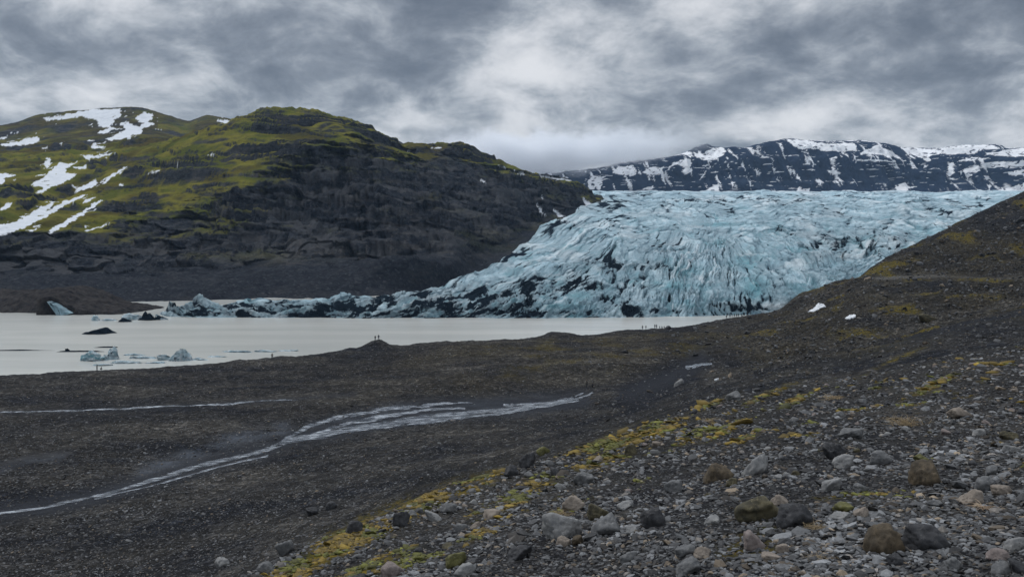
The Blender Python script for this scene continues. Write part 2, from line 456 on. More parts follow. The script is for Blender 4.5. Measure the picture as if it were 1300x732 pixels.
nearA = 1 - sstep(3.02, 3.3, TT)
moss = np.zeros_like(gv)
for cx, cy, rx, ry in [(768, 570, 40, 13), (730, 590, 30, 10), (690, 602, 20, 6), (550, 632, 36, 10), (520, 640, 30, 9), (600, 615, 30, 8), (640, 640, 26, 8),
                       (440, 688, 40, 10), (395, 712, 40, 9), (470, 722, 34, 10), (440, 670, 30, 8), (380, 725, 40, 8), (925, 545, 22, 4), (882, 553, 20, 5), (940, 560, 16, 4),
                       (905, 512, 20, 3), (985, 496, 26, 3), (1180, 492, 26, 4), (820, 555, 30, 9), (1010, 508, 20, 3), (1140, 455, 30, 2.5), (620, 672, 26, 5), (715, 650, 20, 4)]:
    ang = -.42; du = gu - cx; dv = GV - cy
    a = du * math.cos(ang) + dv * math.sin(ang); b = -du * math.sin(ang) + dv * math.cos(ang)
    moss += np.exp(-((a / (rx * 1.25)) ** 2 + (b / ry) ** 2))
edge_band = np.exp(-((TT - 2.72) / .22) ** 2) * .4 * sstep(300, 420, gu) * (1 - .8 * sstep(760, 850, gu))
moss = np.clip(moss * 1.15 * sstep(-.30, .12, fbm(gx / 3.2, gy / 4.5, 4, .62, 32)) + edge_band * sstep(-.1, .45, fbm(gx / 4, gy / 4, 4, .6, 31)), 0, 1)
moss = np.maximum(moss, nearA * .7 * sstep(.30, .5, fbm(gx / 2.5, gy / 4, 4, .6, 33)))
hillU = sstep(880, 1000, gu) * sstep(5.6, 6.2, TT)
moss = np.maximum(moss, hillU * .9 * sstep(.12, .36, fbm(gx / 26, gy / 40, 5, .6, 35)) )
farmoss = sstep(7.3, 7.8, TT) * (1 - sstep(9.3, 9.8, TT)) * sstep(560, 680, gu) * (1 - sstep(880, 930, gu)) * sstep(-.05, .4, fbm(gx / 14, gy / 20, 5, .6, 37)) * .45
moss = np.maximum(moss, farmoss)
slope2 = (1 - sstep(5.4, 6.0, TT)) * sstep(4.8, 5.1, TT)
moss = np.maximum(moss, .25 * sstep(5.2, 6, TT) * (1 - sstep(6, 6.2, TT)) * sstep(930, 1000, gu) * sstep(.0, .4, fbm(gx / 12, gy / 18, 4, .6, 39)))
brown = np.clip(sstep(7.1, 7.8, TT) * (1 - sstep(9.2, 9.9, TT)) * (.35 + .9 * fbm(gx / 30, gy / 40, 4, .55, 41)) * sstep(300, 620, gu), 0, 1)
brown = np.maximum(brown, hillU * np.clip(.22 + 1.2 * fbm(gx / 40, gy / 60, 4, .55, 43), 0, 1))
main = [(-200, 700), (-60, 664), (0, 652), (60, 642), (130, 628), (200, 606), (260, 590), (330, 574), (370, 556), (430, 545), (480, 536), (540, 524), (600, 522), (660, 517), (740, 506)]
wet_shade = np.clip(stroke(gu, GV, main, 13) * 1.1 + stroke(gu, GV, [(800, 500), (840, 484), (870, 470), (890, 455)], 14) + .8 * stroke(gu, GV, [(0, 524), (130, 521), (260, 513), (350, 508), (450, 500)], 4)
              + .8 * stroke(gu, GV, [(0, 592), (40, 582), (90, 575)], 6) + .7 * stroke(gu, GV, [(250, 640), (330, 618), (430, 598)], 6)
              + .8 * blob(gu, GV, 600, 512, 90, 8) + .6 * sstep(9.7, 10, TT) * (gu < 900), 0, 1) * sstep(5.6, 6.2, TT)
light = np.zeros_like(gv)
light += .5 * stroke(gu, GV, [(1112, 353.5), (1150, 352), (1197, 349.5)], 2.0) * sstep(8.4, 8.9, TT)
light += .22 * stroke(gu, GV, [(1197, 350), (1260, 354), (1330, 352)], 1.6) * sstep(8.4, 8.9, TT)
light += .30 * stroke(gu, GV, [(1, 590), (30, 582), (85, 576)], 3)
light = np.clip(light, 0, 1)
silt = (.8 * stroke(gu, GV, [(180, 600), (240, 578), (300, 556), (360, 545)], 9) + .6 * stroke(gu, GV, [(400, 545), (500, 522), (600, 515), (700, 512)], 10) + .5 * stroke(gu, GV, main, 9) + .6 * stroke(gu, GV, [(0, 596), (30, 585), (80, 578)], 4)) * sstep(5.6, 6.2, TT) * np.clip(.55 + 1.5 * fbm(gx / 9, gy / 4, 5, .65, 49), 0, 1)
silt = np.clip(silt, 0, 1)
ledge_shadow = stroke(gu, GV, [(1120, 440), (1180, 424), (1240, 409), (1310, 391)], 5)
wet_shade = np.maximum(wet_shade, .55 * ledge_shadow)  # shadow line along the right-hand ledge, painted in with the damp ground

M_GROUND = mat_ground()
slopeR = sstep(820, 1000, gu + 1.2 * (GV - 470)) * sstep(3.6, 4.6, TT)
band = .5 + 1.0 * fbm(gx / 34, gy / 15, 5, .58, 45) * (1 - slopeR) + .85 * fbm((gx + .55 * gy) / 42, (gy - .55 * gx) / 13, 5, .6, 46) * slopeR + .40 * fbm(gx / 7, gy / 5, 4, .6, 47)  # light and dark of soft undulations are put into these tone bands
band = np.where(TT < 3.3, .5 + .7 * fbm(gx / 6, gy / 4, 5, .6, 48), band)
for pts, w_ in [([(860, 430), (885, 445), (870, 466), (840, 486), (800, 505)], 15), ([(870, 425), (905, 440), (930, 456)], 9), ([(1120, 441), (1180, 425), (1240, 410), (1310, 391)], 5), ([(960, 474), (1050, 457), (1130, 440)], 4),
               ([(1000, 425), (1060, 408), (1110, 400)], 5), ([(1190, 372), (1250, 362), (1310, 356)], 6), ([(870, 520), (930, 500), (990, 488)], 4), ([(1060, 470), (1130, 460), (1200, 447)], 4), ([(1130, 372), (1170, 362), (1230, 358)], 4)]:
    band = band - (1.3 if w_ > 8 else .65) * stroke(gu, GV, pts, w_) * (TT > 3.1)  # dark folds and the ledge's shadow line drawn into the ground tone
for pts, w_ in [([(900, 480), (980, 462), (1060, 448), (1140, 438)], 7), ([(960, 440), (1040, 424)], 8), ([(1100, 428), (1180, 408), (1280, 385)], 6), ([(560, 470), (660, 462), (780, 470)], 9), ([(0, 575), (120, 560), (300, 540)], 9)]:
    band = band + .3 * stroke(gu, GV, pts, w_) * (TT > 3.1)
band = band - .35 * sstep(9.05, 9.3, TT) * sstep(1080, 1140, gu)
band = np.clip(band, 0, 1)
grid_mesh('ground', gx, gy, gz, M_GROUND, dict(near=nearA, moss=moss, wet_shade=wet_shade, light=light, brown=brown, band=band, silt=silt))

def ground_at(u, v, tmin=0.0):
    """first ground point met along a bearing and dip"""
    j = int(np.argmin(np.abs(U - u)))
    col = GV[:, j]; ok = (col <= v) & (T >= tmin)
    i = int(np.argmax(ok)) if ok.any() else len(T) - 1
    if i == 0: i = 1
    a, b = col[i - 1], col[i]
    w = 0 if a == b else min(max((a - v) / (a - b), 0), 1)
    y = gy[i - 1, j] * (1 - w) + gy[i, j] * w
    z = gz[i - 1, j] * (1 - w) + gz[i, j] * w
    return np.array([(u - UC) / F * y, y, z])

# ------------------------------------------------------------------ streams
def stream(name, pts_w, trange, seed, foam_glint_k=1.0, du=.5, nt=240, braid=.35, lift=.05):
    multi = pts_w if isinstance(pts_w[0], list) else [pts_w]
    lo = min(p[0] for q in multi for p in q) - 20; hi = max(p[0] for q in multi for p in q) + 20
    u1 = np.arange(lo, hi, du); t1 = np.linspace(*trange, nt)
    y, v = GL.grid(u1, t1); uu = np.broadcast_to(u1, y.shape); tt = np.broadcast_to(t1[:, None], y.shape)
    x, _, z = to_xyz(uu, y, v); d = ground_disp(uu, y, v, tt); z = z + d
    vv = VH - z / y * F
    best = np.zeros_like(y)
    for pts in multi:
        for (x0, y0, w0), (x1, y1, w1) in zip(pts[:-1], pts[1:]):
            dx, dy = x1 - x0, y1 - y0
            k = np.clip(((uu - x0) * dx + (vv - y0) * dy) / (dx * dx + dy * dy), 0, 1)
            wob = 3.0 * fbm(x / 9, y / 6, 4, .6, seed)
            dist = np.hypot(uu - x0 - k * dx, vv - y0 - k * dy + wob)
            best = np.maximum(best, 1 - dist / (w0 + k * (w1 - w0)))
    br = fbm(x / 3.2, y / 4.0, 4, .65, seed + 50) * 1.25
    foam = np.clip(foam_glint_k * (best * 1.2 + .2), 0, 1)
    m1 = best + .28 * fbm(x / 2.5, y / 2.5, 3, .6, seed + 7); m2 = braid + .5 * best - br
    film = sstep(.10, .50, m1) * sstep(-.30, .30, m2)
    return grid_mesh(name, x, y, z + lift, M_STREAM, dict(foam=foam, film=film), film > .03)
M_STREAM = mat_stream()
threads = [
 [(-120, 682, 2), (0, 652, 2.2), (60, 643, 2.4), (130, 629, 3), (200, 607, 3.6), (260, 590, 4), (330, 574, 4.5), (370, 558, 5), (430, 548, 6), (480, 540, 6), (540, 530, 5), (600, 524, 4), (660, 518, 4.5), (715, 510, 3.2), (745, 502, 1.6), (756, 497, .6)],
 [(340, 572, 2), (376, 549, 3.5), (400, 538, 4.5), (430, 530, 4), (500, 518, 4), (560, 513, 3), (600, 512, 1)],
 [(395, 552, 2), (440, 538, 4), (490, 528, 4), (545, 520, 3), (590, 519, 1.5)],
 [(440, 548, 2), (500, 541, 3.5), (560, 533, 3), (620, 526, 2.5), (680, 518, 2.5), (735, 508, .8)],
 [(640, 514, 2), (690, 512, 3), (722, 506, 2), (742, 499, .8)],
 [(120, 634, 1.2), (200, 614, 1.6), (280, 592, 1.6), (340, 578, 1.2)],
]
stream('stream', threads, (6.2, 8.2), 2, 1, braid=-.02)
stream('stream', [(-60, 526, 1.5), (0, 523.5, 1.6), (130, 520, 1.5), (240, 515, 1.4), (340, 509, 1.2), (380, 507, .8)], (7.3, 9.2), 6, 1, nt=260, braid=.6)
stream('stream', [(872, 466, 3), (885, 464, 3), (903, 462, 2)], (6.4, 8.3), 9, 1, nt=200, braid=.5)

# ------------------------------------------------------------------ the lake
def build_lake():
    n = 60
    X, Y = np.meshgrid(np.linspace(-900, 500, n), np.linspace(180, 760, n))
    return grid_mesh('lake', X, Y, np.full_like(X, LAKE), mat_lake())
build_lake()

# ------------------------------------------------------------------ the green hill across the lake
hc = [
  [(-700, 540, 405), (0, 545, 402), (200, 560, 400), (300, 560, 398), (400, 570, 396), (500, 590, 392), (600, 660, 384), (650, 760, 370), (700, 960, 335), (760, 1560, 270), (800, 1900, 275)],
  [(-700, 560, 388), (0, 580, 384), (200, 600, 382), (300, 620, 380), (400, 640, 377), (500, 690, 371), (600, 820, 352), (650, 920, 328), (700, 1180, 290), (760, 1680, 260), (800, 1900, 272)],
  [(-700, 640, 366), (0, 660, 360), (200, 680, 362), (300, 690, 358), (400, 700, 352), (450, 715, 342), (475, 720, 331), (505, 730, 323), (535, 745, 327), (570, 780, 338), (600, 880, 338), (640, 1000, 316), (700, 1250, 282), (760, 1720, 257), (800, 1920, 271)],
  [(-700, 700, 345), (0, 720, 335), (200, 740, 335), (300, 750, 335), (400, 770, 330), (470, 790, 332), (505, 800, 326), (560, 840, 322), (600, 930, 318), (640, 1040, 302), (700, 1290, 275), (760, 1735, 255), (800, 1930, 270)],
  [(-700, 800, 300), (0, 800, 292), (200, 820, 308), (300, 830, 312), (400, 850, 300), (500, 900, 285), (600, 1050, 280), (650, 1150, 277), (700, 1350, 264), (760, 1750, 253), (800, 1940, 269)],
  [(-700, 1000, 250), (0, 1000, 245), (100, 1000, 262), (200, 1000, 253), (300, 1000, 232), (400, 1050, 214), (470, 1100, 200), (540, 1250, 207), (600, 1350, 216), (650, 1400, 226), (700, 1500, 238), (740, 1700, 242), (760, 1780, 250), (800, 1950, 268)],
  [(-700, 1450, 190), (0, 1400, 200), (100, 1350, 200), (200, 1250, 188), (240, 1250, 171), (300, 1250, 152), (330, 1260, 143), (375, 1280, 138), (420, 1280, 147), (455, 1300, 156), (480, 1320, 171), (520, 1400, 185),
   (560, 1450, 183), (590, 1480, 183), (620, 1520, 198), (650, 1560, 211), (690, 1620, 223), (720, 1700, 228), (740, 1750, 236), (762, 1810, 250), (800, 1960, 268)],
  [(-700, 1700, 180), (0, 1700, 178), (100, 1750, 166), (170, 1750, 161), (240, 1600, 176), (300, 1550, 172), (375, 1600, 175), (500, 1700, 212), (600, 1800, 225), (700, 1900, 250), (800, 2000, 275)],
  [(-700, 2000, 165), (0, 2000, 158), (20, 2000, 156), (45, 2000, 148), (100, 2000, 141), (140, 2000, 136.5), (170, 2000, 136), (210, 2000, 145), (240, 2000, 154), (265, 2000, 146), (290, 2000, 151), (330, 2100, 170), (400, 2200, 190), (460, 2400, 176), (482, 2400, 169),
   (500, 2400, 176), (520, 2420, 186), (600, 2500, 215), (700, 2550, 255), (800, 2600, 280)],
  [(-700, 2800, 250), (300, 2800, 250), (800, 2900, 300)],
]
HL = Loft(hc)
hU = np.concatenate([np.linspace(-700, -30, 60, endpoint=False), np.arange(-30, 800, 1.15)])
hT = taxis([14, 26, 26, 44, 70, 90, 70, 30, 50, 8])
hy, hv = HL.grid(hU, hT)
hu = np.broadcast_to(hU, hy.shape).copy(); ht = np.broadcast_to(hT[:, None], hy.shape)
hx, _, hz = to_xyz(hu, hy, hv)
s1 = zp([
 [(220,120),(460,75),(590,70),(610,100),(570,130),(550,170),(500,160),(480,130),(410,110),(300,125),(230,132)],
 [(480,190),(560,165),(585,172),(520,195)],
 [(670,115),(720,90),(768,98),(750,135),(775,145),(720,170),(700,195),(640,215),(560,232),(525,225),(600,190),(630,170),(600,150),(630,135),(665,150),(690,160),(720,145),(695,135)],
 [(0,215),(40,212),(0,230)], [(0,250),(60,240),(120,222),(190,210),(198,235),(140,250),(60,255),(10,258)], [(55,195),(95,188),(90,198)],
 [(455,255),(530,260),(510,270),(460,268)], [(400,300),(480,305),(580,288),(540,305),(440,325)], [(230,320),(250,320),(245,370),(222,368)],
 [(155,450),(215,415),(250,380),(300,340),(380,345),(330,370),(325,395),(380,395),(370,415),(300,450),(250,460),(200,500),(180,490),(220,465)],
 [(-20,390),(75,400),(30,420),(10,450),(-20,440)], [(370,490),(400,460),(440,445),(480,420),(490,440),(460,465),(420,475)],
 [(510,450),(540,410),(600,375),(640,360),(580,400),(530,440)],
 [(-60,660),(60,640),(130,610),(190,570),(260,535),(270,545),(220,590),(330,530),(440,495),(400,520),(330,550),(250,600),(170,640),(80,680),(20,700),(-60,710)],
 [(220,695),(330,630),(400,590),(470,540),(515,525),(480,555),(400,610),(320,660),(250,692)], [(400,545),(460,510),(478,512),(440,540)],
 [(420,680),(500,660),(550,638),(510,665),(440,682)], [(130,680),(205,662),(160,682)], [(740,390),(795,376),(790,386),(745,396)],
 [(850,358),(895,346),(880,356)], [(1035,300),(1068,296),(1060,303)], [(1060,125),(1155,128),(1130,145),(1090,135)], [(590,450),(620,445),(612,460)],
 [(0,575),(40,540),(62,545),(15,580)], [(365,365),(430,355),(430,368),(380,372)], [(435,232),(470,224),(460,236)], [(200,265),(238,262),(225,272)], [(295,240),(320,243),(300,248)]], .254, 0, 120)
s1 += zp([[(905,265),(945,263),(940,272)], [(750,280),(790,275),(785,282)], [(1225,352),(1278,362),(1250,366)], [(1130,410),(1160,440),(1145,440)]], .254, 320, 120)
s1 += zp([[(40,380),(105,388),(95,403)], [(170,400),(255,418),(350,428),(280,430),(200,415)], [(155,535),(210,610),(170,575)], [(240,570),(305,610),(275,615)], [(385,510),(440,545),(415,560)], [(180,505),(205,520),(190,518)]], .254, 640, 120)
hV0 = hv
hsnow0 = polymask(hu, hv, s1, 1.6, 10, 80)
for _ in range(14):
    hsnow0 = (hsnow0 + np.roll(hsnow0, 2, 0) + np.roll(hsnow0, -2, 0) + np.roll(hsnow0, 2, 1) + np.roll(hsnow0, -2, 1)) / 5
hsnow0 = sstep(0.0, .22, hsnow0)
# line below which the face is bare rock
grass_line = pchip([-700, 0, 60, 120, 180, 240, 300, 330, 400, 470, 520, 560, 640, 700, 800], np.array([300, 297, 294, 291, 275, 268, 245, 222, 192, 186, 196, 192, 214, 230, 250.]), hU)[None, :]
gmask = sstep(-14, 12, grass_line - hv + 46 * fbm(hx / 190, hz / 16, 5, .6, 61) + 22 * fbm(hx / 34, hz / 8, 4, .6, 60))
# benches of old lava flows
def benches(z, x, y, P, warp, lam, seed, k):
    w = z + warp * fbm(x / lam, y / lam, 4, .5, seed) + .03 * x
    # uneven spacing of the steps
    w = w + .55 * P * np.sin(w / P * 1.7 + 2) 
    q = w / P; f = q - np.floor(q)
    return (sstep(.35, .62, f) - f) * P * k
upz = sstep(2.4, 3.8, ht) * (1 - sstep(6.2, 7.0, ht)) * (1 - hsnow0)
kk = np.clip(.45 + 2.0 * fbm(hx / 120, hz / 40, 3, .5, 63), 0, 1.1)
hz2 = hz + benches(hz, hx, hy, 17, 20, 130, 62, kk * upz)
kk2 = np.clip(.5 + 2.2 * fbm(hx / 60, hz / 22, 3, .5, 65), 0, 1)
hz2 = hz2 + benches(hz2, hx, hy, 6.0, 9, 50, 64, kk2 * upz * 1.0)
hz2 = hz2 + (5 * fbm(hx / 70, hy / 70, 5, .55, 59) + 3 * (ridged(hx / 40, hy / 60, 4, .5, 58) - .6)) * upz
rockz = sstep(2.0, 3.2, ht) * (1 - gmask) * (1 - sstep(6.4, 7, ht))
# gullies running down the bare face, pushing it in and out
gul = 1.7 * (ridged(hx / 120 + .55 * hz / 120, hz / 330, 3, .5, 56) - .6) + (ridged(hx / 34 + .45 * hz / 34, hz / 130, 5, .58, 66) - .6)
hy2 = hy - rockz * 30 * gul * sstep(750, 900, hy) - rockz * 6 * fbm(hx / 9, hz / 14, 4, .6, 67)
hz2 += rockz * 3 * fbm(hx / 22, hy / 22, 5, .6, 68)
hzw = hz + 6 * fbm(hx / 90, hz / 60, 3, .5, 54) + .05 * hx
rb, rg, rt = blocks((hx + .5 * hz) / 42, hzw / 8.5, 6, 1.2); rb2, rg2, rt2 = blocks((hx + .5 * hz) / 15, hzw / 4.2, 7, 1.2)
hy2 -= rockz * (10 * (rb - .5) + 5 * (rb2 - .5)); hz2 += rockz * (3.6 * (rb - .5) + 1.8 * (rb2 - .5))
low = 1 - sstep(1.8, 3.0, ht)
hz2 += low * (4.5 * fbm(hx / 40, hy / 40, 5, .55, 69) + 2.2 * fbm(hx / 9, hy / 9, 5, .65, 70) + 3.0 * (ridged(hx / 26, hy / 40, 4, .55, 57) - .6)) * sstep(0.0, .9, ht)
back = sstep(6.3, 7.3, ht)
hz2 += back * (9 * fbm(hx / 90, hy / 90, 6, .55, 71))
hz2 += 2.2 * fbm(hx / 25, hy / 25, 5, .6, 72) * sstep(3, 4, ht) * (1 - .3 * gmask)
hz2 += sstep(5.7, 6.0, ht) * (1 - sstep(6.0, 6.4, ht)) * 7.0 * fbm(hx / 24, hy / 60, 5, .6, 73)
hV = VH - hz2 / hy2 * F
dzy = np.gradient(hz2, axis=0) / np.maximum(np.abs(np.gradient(hy2, axis=0)), .05)
steep = np.abs(dzy)
grass = gmask * (1 - .97 * sstep(.42, 1.0, steep)) * (1 - .9 * sstep(.16, .42, fbm(hx / 90, hz2 / 16, 5, .6, 74)))
grass = np.maximum(grass, .75 * (1 - gmask) * sstep(.05, .35, fbm(hx / 90, hz2 / 18, 5, .55, 75)) * sstep(0, 60, 345 - hV) * (1 - .7 * sstep(300, 480, hu)) * (1 - sstep(.5, 1.0, steep)))
grass = np.where(ht > 6.4, .8 * sstep(-.35, .1, fbm(hx / 80, hy / 80, 5, .6, 76)) * (1 - .8 * sstep(.6, 1.2, steep)), grass) * (1 - sstep(440, 470, hu) * sstep(6.6, 7, ht))
hsnow = polymask(hu, hV, s1, 2.6, 9, 80)
hsnow = np.maximum(hsnow, (hsnow0 > .25) * (fbm(hx / 16, hy / 40, 4, .6, 79) > .34))
hsnow = np.where(fbm(hx / 9, hy / 24, 3, .6, 78) > .52, 0, hsnow)
hsnow = np.maximum(hsnow, (back > .5) * (hu < 300) * sstep(.50, .53, fbm(hx / 60, hy / 45, 5, .6, 81)))
dry = np.clip(np.where(ht > 6.2, 1.0, 0) * sstep(-.3, .2, fbm(hx / 120, hy / 120, 4, .55, 84)) + .8 * sstep(.0, .4, fbm(hx / 90, hz2 / 40, 4, .55, 85)) * (hu < 200), 0, 1)
scree = np.clip(1 - sstep(2.2, 3.2, ht) + .6 * fbm(hx / 60, hz2 / 40, 4, .5, 82), 0, 1)
pale = np.clip(stroke(hu, hV, [(180, 330), (240, 318), (300, 322), (400, 318), (480, 312), (560, 300)], 12) * sstep(-.1, .4, fbm(hx / 8, hz2 / 25, 4, .6, 83)), 0, 1)
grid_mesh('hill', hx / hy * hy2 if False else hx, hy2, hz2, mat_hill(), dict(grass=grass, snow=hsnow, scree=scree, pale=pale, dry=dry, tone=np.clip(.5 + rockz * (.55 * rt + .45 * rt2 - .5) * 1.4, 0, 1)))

# ------------------------------------------------------------------ the snow-streaked mountains behind the ice
mc = [
  [(520, 3750, 260), (1900, 3750, 260)],
  [(520, 3800, 244), (1900, 3800, 244.5)],
  [(520, 3900, 238), (690, 3900, 236), (800, 3880, 232), (950, 3880, 226), (1200, 3880, 226), (1400, 3880, 228), (1900, 3880, 228)],
  [(520, 3990, 230), (690, 3990, 226), (800, 3980, 214), (890, 3980, 200), (960, 3960, 196), (1100, 3960, 198), (1180, 3960, 208), (1260, 3970, 203), (1400, 3980, 200), (1900, 3980, 200)],
  [(520, 4150, 228), (690, 4150, 222), (720, 4150, 217), (760, 4150, 213), (800, 4150, 206), (850, 4150, 199), (875, 4140, 192), (890, 4130, 184), (898, 4130, 183), (912, 4140, 188), (930, 4140, 187), (945, 4140, 188.5), (960, 4120, 183),
   (985, 4120, 178.5), (1000, 4120, 176.5), (1025, 4120, 178), (1050, 4120, 180), (1080, 4150, 180), (1100, 4150, 181), (1120, 4150, 181), (1135, 4150, 185), (1150, 4160, 188.5), (1175, 4170, 193), (1200, 4180, 187), (1230, 4180, 184), (1260, 4190, 184), (1285, 4200, 189), (1300, 4200, 188), (1400, 4200, 184), (1900, 4200, 186)],
  [(520, 4700, 235), (760, 4700, 215), (1000, 4700, 183), (1060, 4700, 179), (1090, 4700, 178), (1150, 4750, 188), (1250, 4700, 188), (1900, 4700, 188)],
  [(520, 5200, 260), (1900, 5200, 260)],
]
ML = Loft(mc)
mU = np.concatenate([np.linspace(520, 660, 50, endpoint=False), np.arange(660, 1340, 1.0), np.linspace(1340, 1900, 90)])
mT = taxis([3, 34, 44, 44, 14, 6])
my, mv = ML.grid(mU, mT); mu = np.broadcast_to(mU, my.shape).copy(); mt = np.broadcast_to(mT[:, None], my.shape)
mx, _, mz = to_xyz(mu, my, mv)
face = sstep(1.0, 1.6, mt) * (1 - sstep(3.9, 4.4, mt))
my2 = my - face * (75 * (ridged(mx / 190 + .1 * mz / 100, mz / 900, 5, .58, 91) - .6) * 1.5 + 22 * fbm(mx / 40, mz / 60, 4, .6, 92))
fr = (mz + 14 * fbm(mx / 300, my / 300, 3, .5, 93)) / 62; ff = fr - np.floor(fr)
mz2 = mz + face * (sstep(.15, .75, ff) - ff) * 62 * .28 + sstep(3.2, 4, mt) * (1 - sstep(5, 6, mt)) * 9 * fbm(mx / 60, my / 200, 5, .6, 94)
mV = VH - mz2 / my2 * F
s2 = zp([
 [(140,215),(260,225),(350,240),(470,235),(475,275),(400,275),(345,275),(280,262),(210,265),(170,245)],
 [(485,285),(560,260),(590,235),(610,255),(660,275),(690,295),(640,303),(570,290),(500,292)], [(455,320),(520,315),(680,318),(670,328),(540,325)],
 [(700,255),(820,265),(900,262),(985,240),(1100,240),(1190,262),(1080,265),(1050,290),(960,292),(900,285),(850,300),(830,330),(810,310),(770,295)],
 [(1190,270),(1420,250),(1420,305),(1200,300),(1100,290)], [(1020,370),(1060,345),(1140,325),(1230,325),(1420,312),(1420,345),(1200,352),(1110,355),(1070,385),(1050,405)],
 [(940,340),(960,320),(965,380),(945,405)], [(985,330),(1020,310),(1080,305),(1070,318)], [(680,475),(690,445),(735,420),(760,445),(810,450),(740,455),(720,475)],
 [(190,475),(205,445),(225,460),(260,455),(255,475)], [(355,370),(385,365),(420,385),(370,392)], [(670,335),(700,345),(710,360),(680,355)], [(800,335),(840,345),(820,358)],
 [(1110,385),(1150,400),(1140,418)], [(1130,470),(1140,432),(1150,440)], [(1205,475),(1260,435),(1420,420),(1420,455),(1230,475)], [(1180,380),(1290,365),(1400,360),(1400,390),(1220,390)], [(1150,475),(1220,450),(1200,478)],
 [(220,338),(270,332),(265,342)], [(360,320),(380,300),(390,305),(375,325)]], .2615, 960, 120)
s2 += zp([[(950,285),(990,300),(1040,270),(1090,258),(1110,285),(1085,310),(1040,335),(990,325),(960,310)], [(800,390),(850,340),(930,315),(940,345),(900,370),(870,345),(830,370)],
 [(690,390),(730,365),(800,360),(780,395),(720,400)], [(540,390),(570,360),(640,355),(660,385),(640,410),(600,405)], [(420,440),(440,405),(500,410),(490,440),(475,475),(430,470)],
 [(885,385),(930,340),(940,380),(900,400)], [(1010,480),(1040,460),(1085,450),(1070,480)], [(970,430),(1020,380),(1000,415)], [(1190,290),(1250,262),(1220,275)], [(690,470),(740,455),(740,475)]], .254, 640, 120)
msnow = polymask(mu, mV, s2, 2.2, 8, 95)
streak = fbm(mx / 34 + .3 * mz / 100, mz / 120, 5, .6, 96) + .25 * fbm(mx / 300, mz / 60, 3, .5, 97)
msnow = np.maximum(msnow, np.maximum(sstep(.24, .29, streak), sstep(.30, .36, fbm(mx / 90, mz / 9, 5, .62, 89))) * face)
msnow = np.maximum(msnow, (mt > 4.15) * sstep(-.2, .1, fbm(mx / 120, my / 120, 3, .5, 98)))
msnow = np.where((msnow > .5) & (fbm(mx / 24, mz / 14, 4, .65, 99) > .26), .0, msnow)
grid_mesh('mountains', mx, my2, mz2, mat_mountain(), dict(snow=msnow))

# ------------------------------------------------------------------ the glacier
gc = [
  [(190, 456, 404), (215, 452, 403.5), (400, 446, 404), (700, 445, 404), (830, 452, 402.5), (900, 460, 401.5), (1000, 480, 398), (1100, 520, 392), (1600, 640, 380)],
  [(190, 461, 404), (205, 459, 402), (218, 458, 396), (240, 456, 391), (300, 456, 393), (400, 453, 391), (500, 452, 392), (600, 452, 391), (700, 452, 391), (800, 458, 391), (900, 466, 386), (1000, 488, 378), (1100, 528, 365), (1600, 650, 340)],
  [(190, 480, 404), (205, 478, 400), (218, 474, 391), (235, 474, 385), (253, 474, 381), (275, 480, 386), (300, 484, 388), (370, 486, 382), (430, 490, 381), (500, 500, 377), (560, 510, 372), (620, 520, 369), (700, 530, 366), (800, 530, 366), (900, 530, 362), (1000, 545, 352), (1100, 570, 340), (1600, 680, 325)],
  [(190, 520, 405), (215, 520, 396), (300, 530, 386), (400, 540, 380), (500, 560, 373), (560, 575, 366), (600, 590, 358), (650, 600, 350), (700, 610, 340), (760, 615, 330), (820, 620, 328), (900, 610, 332), (1000, 620, 328), (1100, 640, 318), (1600, 740, 305)],
  [(190, 560, 407), (300, 570, 390), (400, 590, 384), (500, 620, 376), (560, 660, 364), (600, 710, 350), (640, 760, 334), (700, 780, 314), (760, 780, 306), (820, 760, 302), (900, 740, 302), (1000, 740, 300), (1100, 760, 298), (1600, 840, 285)],
  [(190, 600, 410), (300, 620, 397), (400, 640, 392), (500, 690, 384), (560, 750, 368), (600, 820, 352), (640, 890, 330), (700, 1000, 294), (760, 1050, 284), (820, 1050, 279), (900, 1000, 276), (1100, 1000, 274), (1600, 1050, 265)],
  [(190, 660, 415), (400, 720, 402), (500, 800, 392), (600, 950, 362), (640, 1060, 330), (700, 1300, 282), (760, 1450, 265), (820, 1450, 262), (900, 1400, 260), (1100, 1400, 259), (1600, 1450, 250)],
  [(190, 760, 420), (400, 860, 410), (500, 960, 400), (600, 1150, 374), (700, 1600, 288), (740, 1900, 258), (780, 2000, 252), (900, 2000, 250), (1100, 2000, 250), (1600, 2000, 245)],
  [(190, 900, 430), (500, 1300, 410), (700, 2100, 285), (750, 2700, 247.5), (800, 2700, 245.5), (1100, 2700, 245), (1600, 2700, 243)],
  [(190, 1200, 440), (500, 1700, 410), (700, 2600, 280), (750, 3700, 243.5), (800, 3760, 242.8), (1100, 3760, 242.6), (1600, 3760, 241)],
]
IL = Loft(gc)
iU = np.concatenate([np.arange(190, 1330, .95), np.linspace(1330, 1600, 60)])
iT = taxis([14, 34, 70, 84, 84, 84, 70, 50, 40, 10])
iy, iv = IL.grid(iU, iT); iu = np.broadcast_to(iU, iy.shape).copy(); it = np.broadcast_to(iT[:, None], iy.shape)
ix, _, iz = to_xyz(iu, iy, iv)

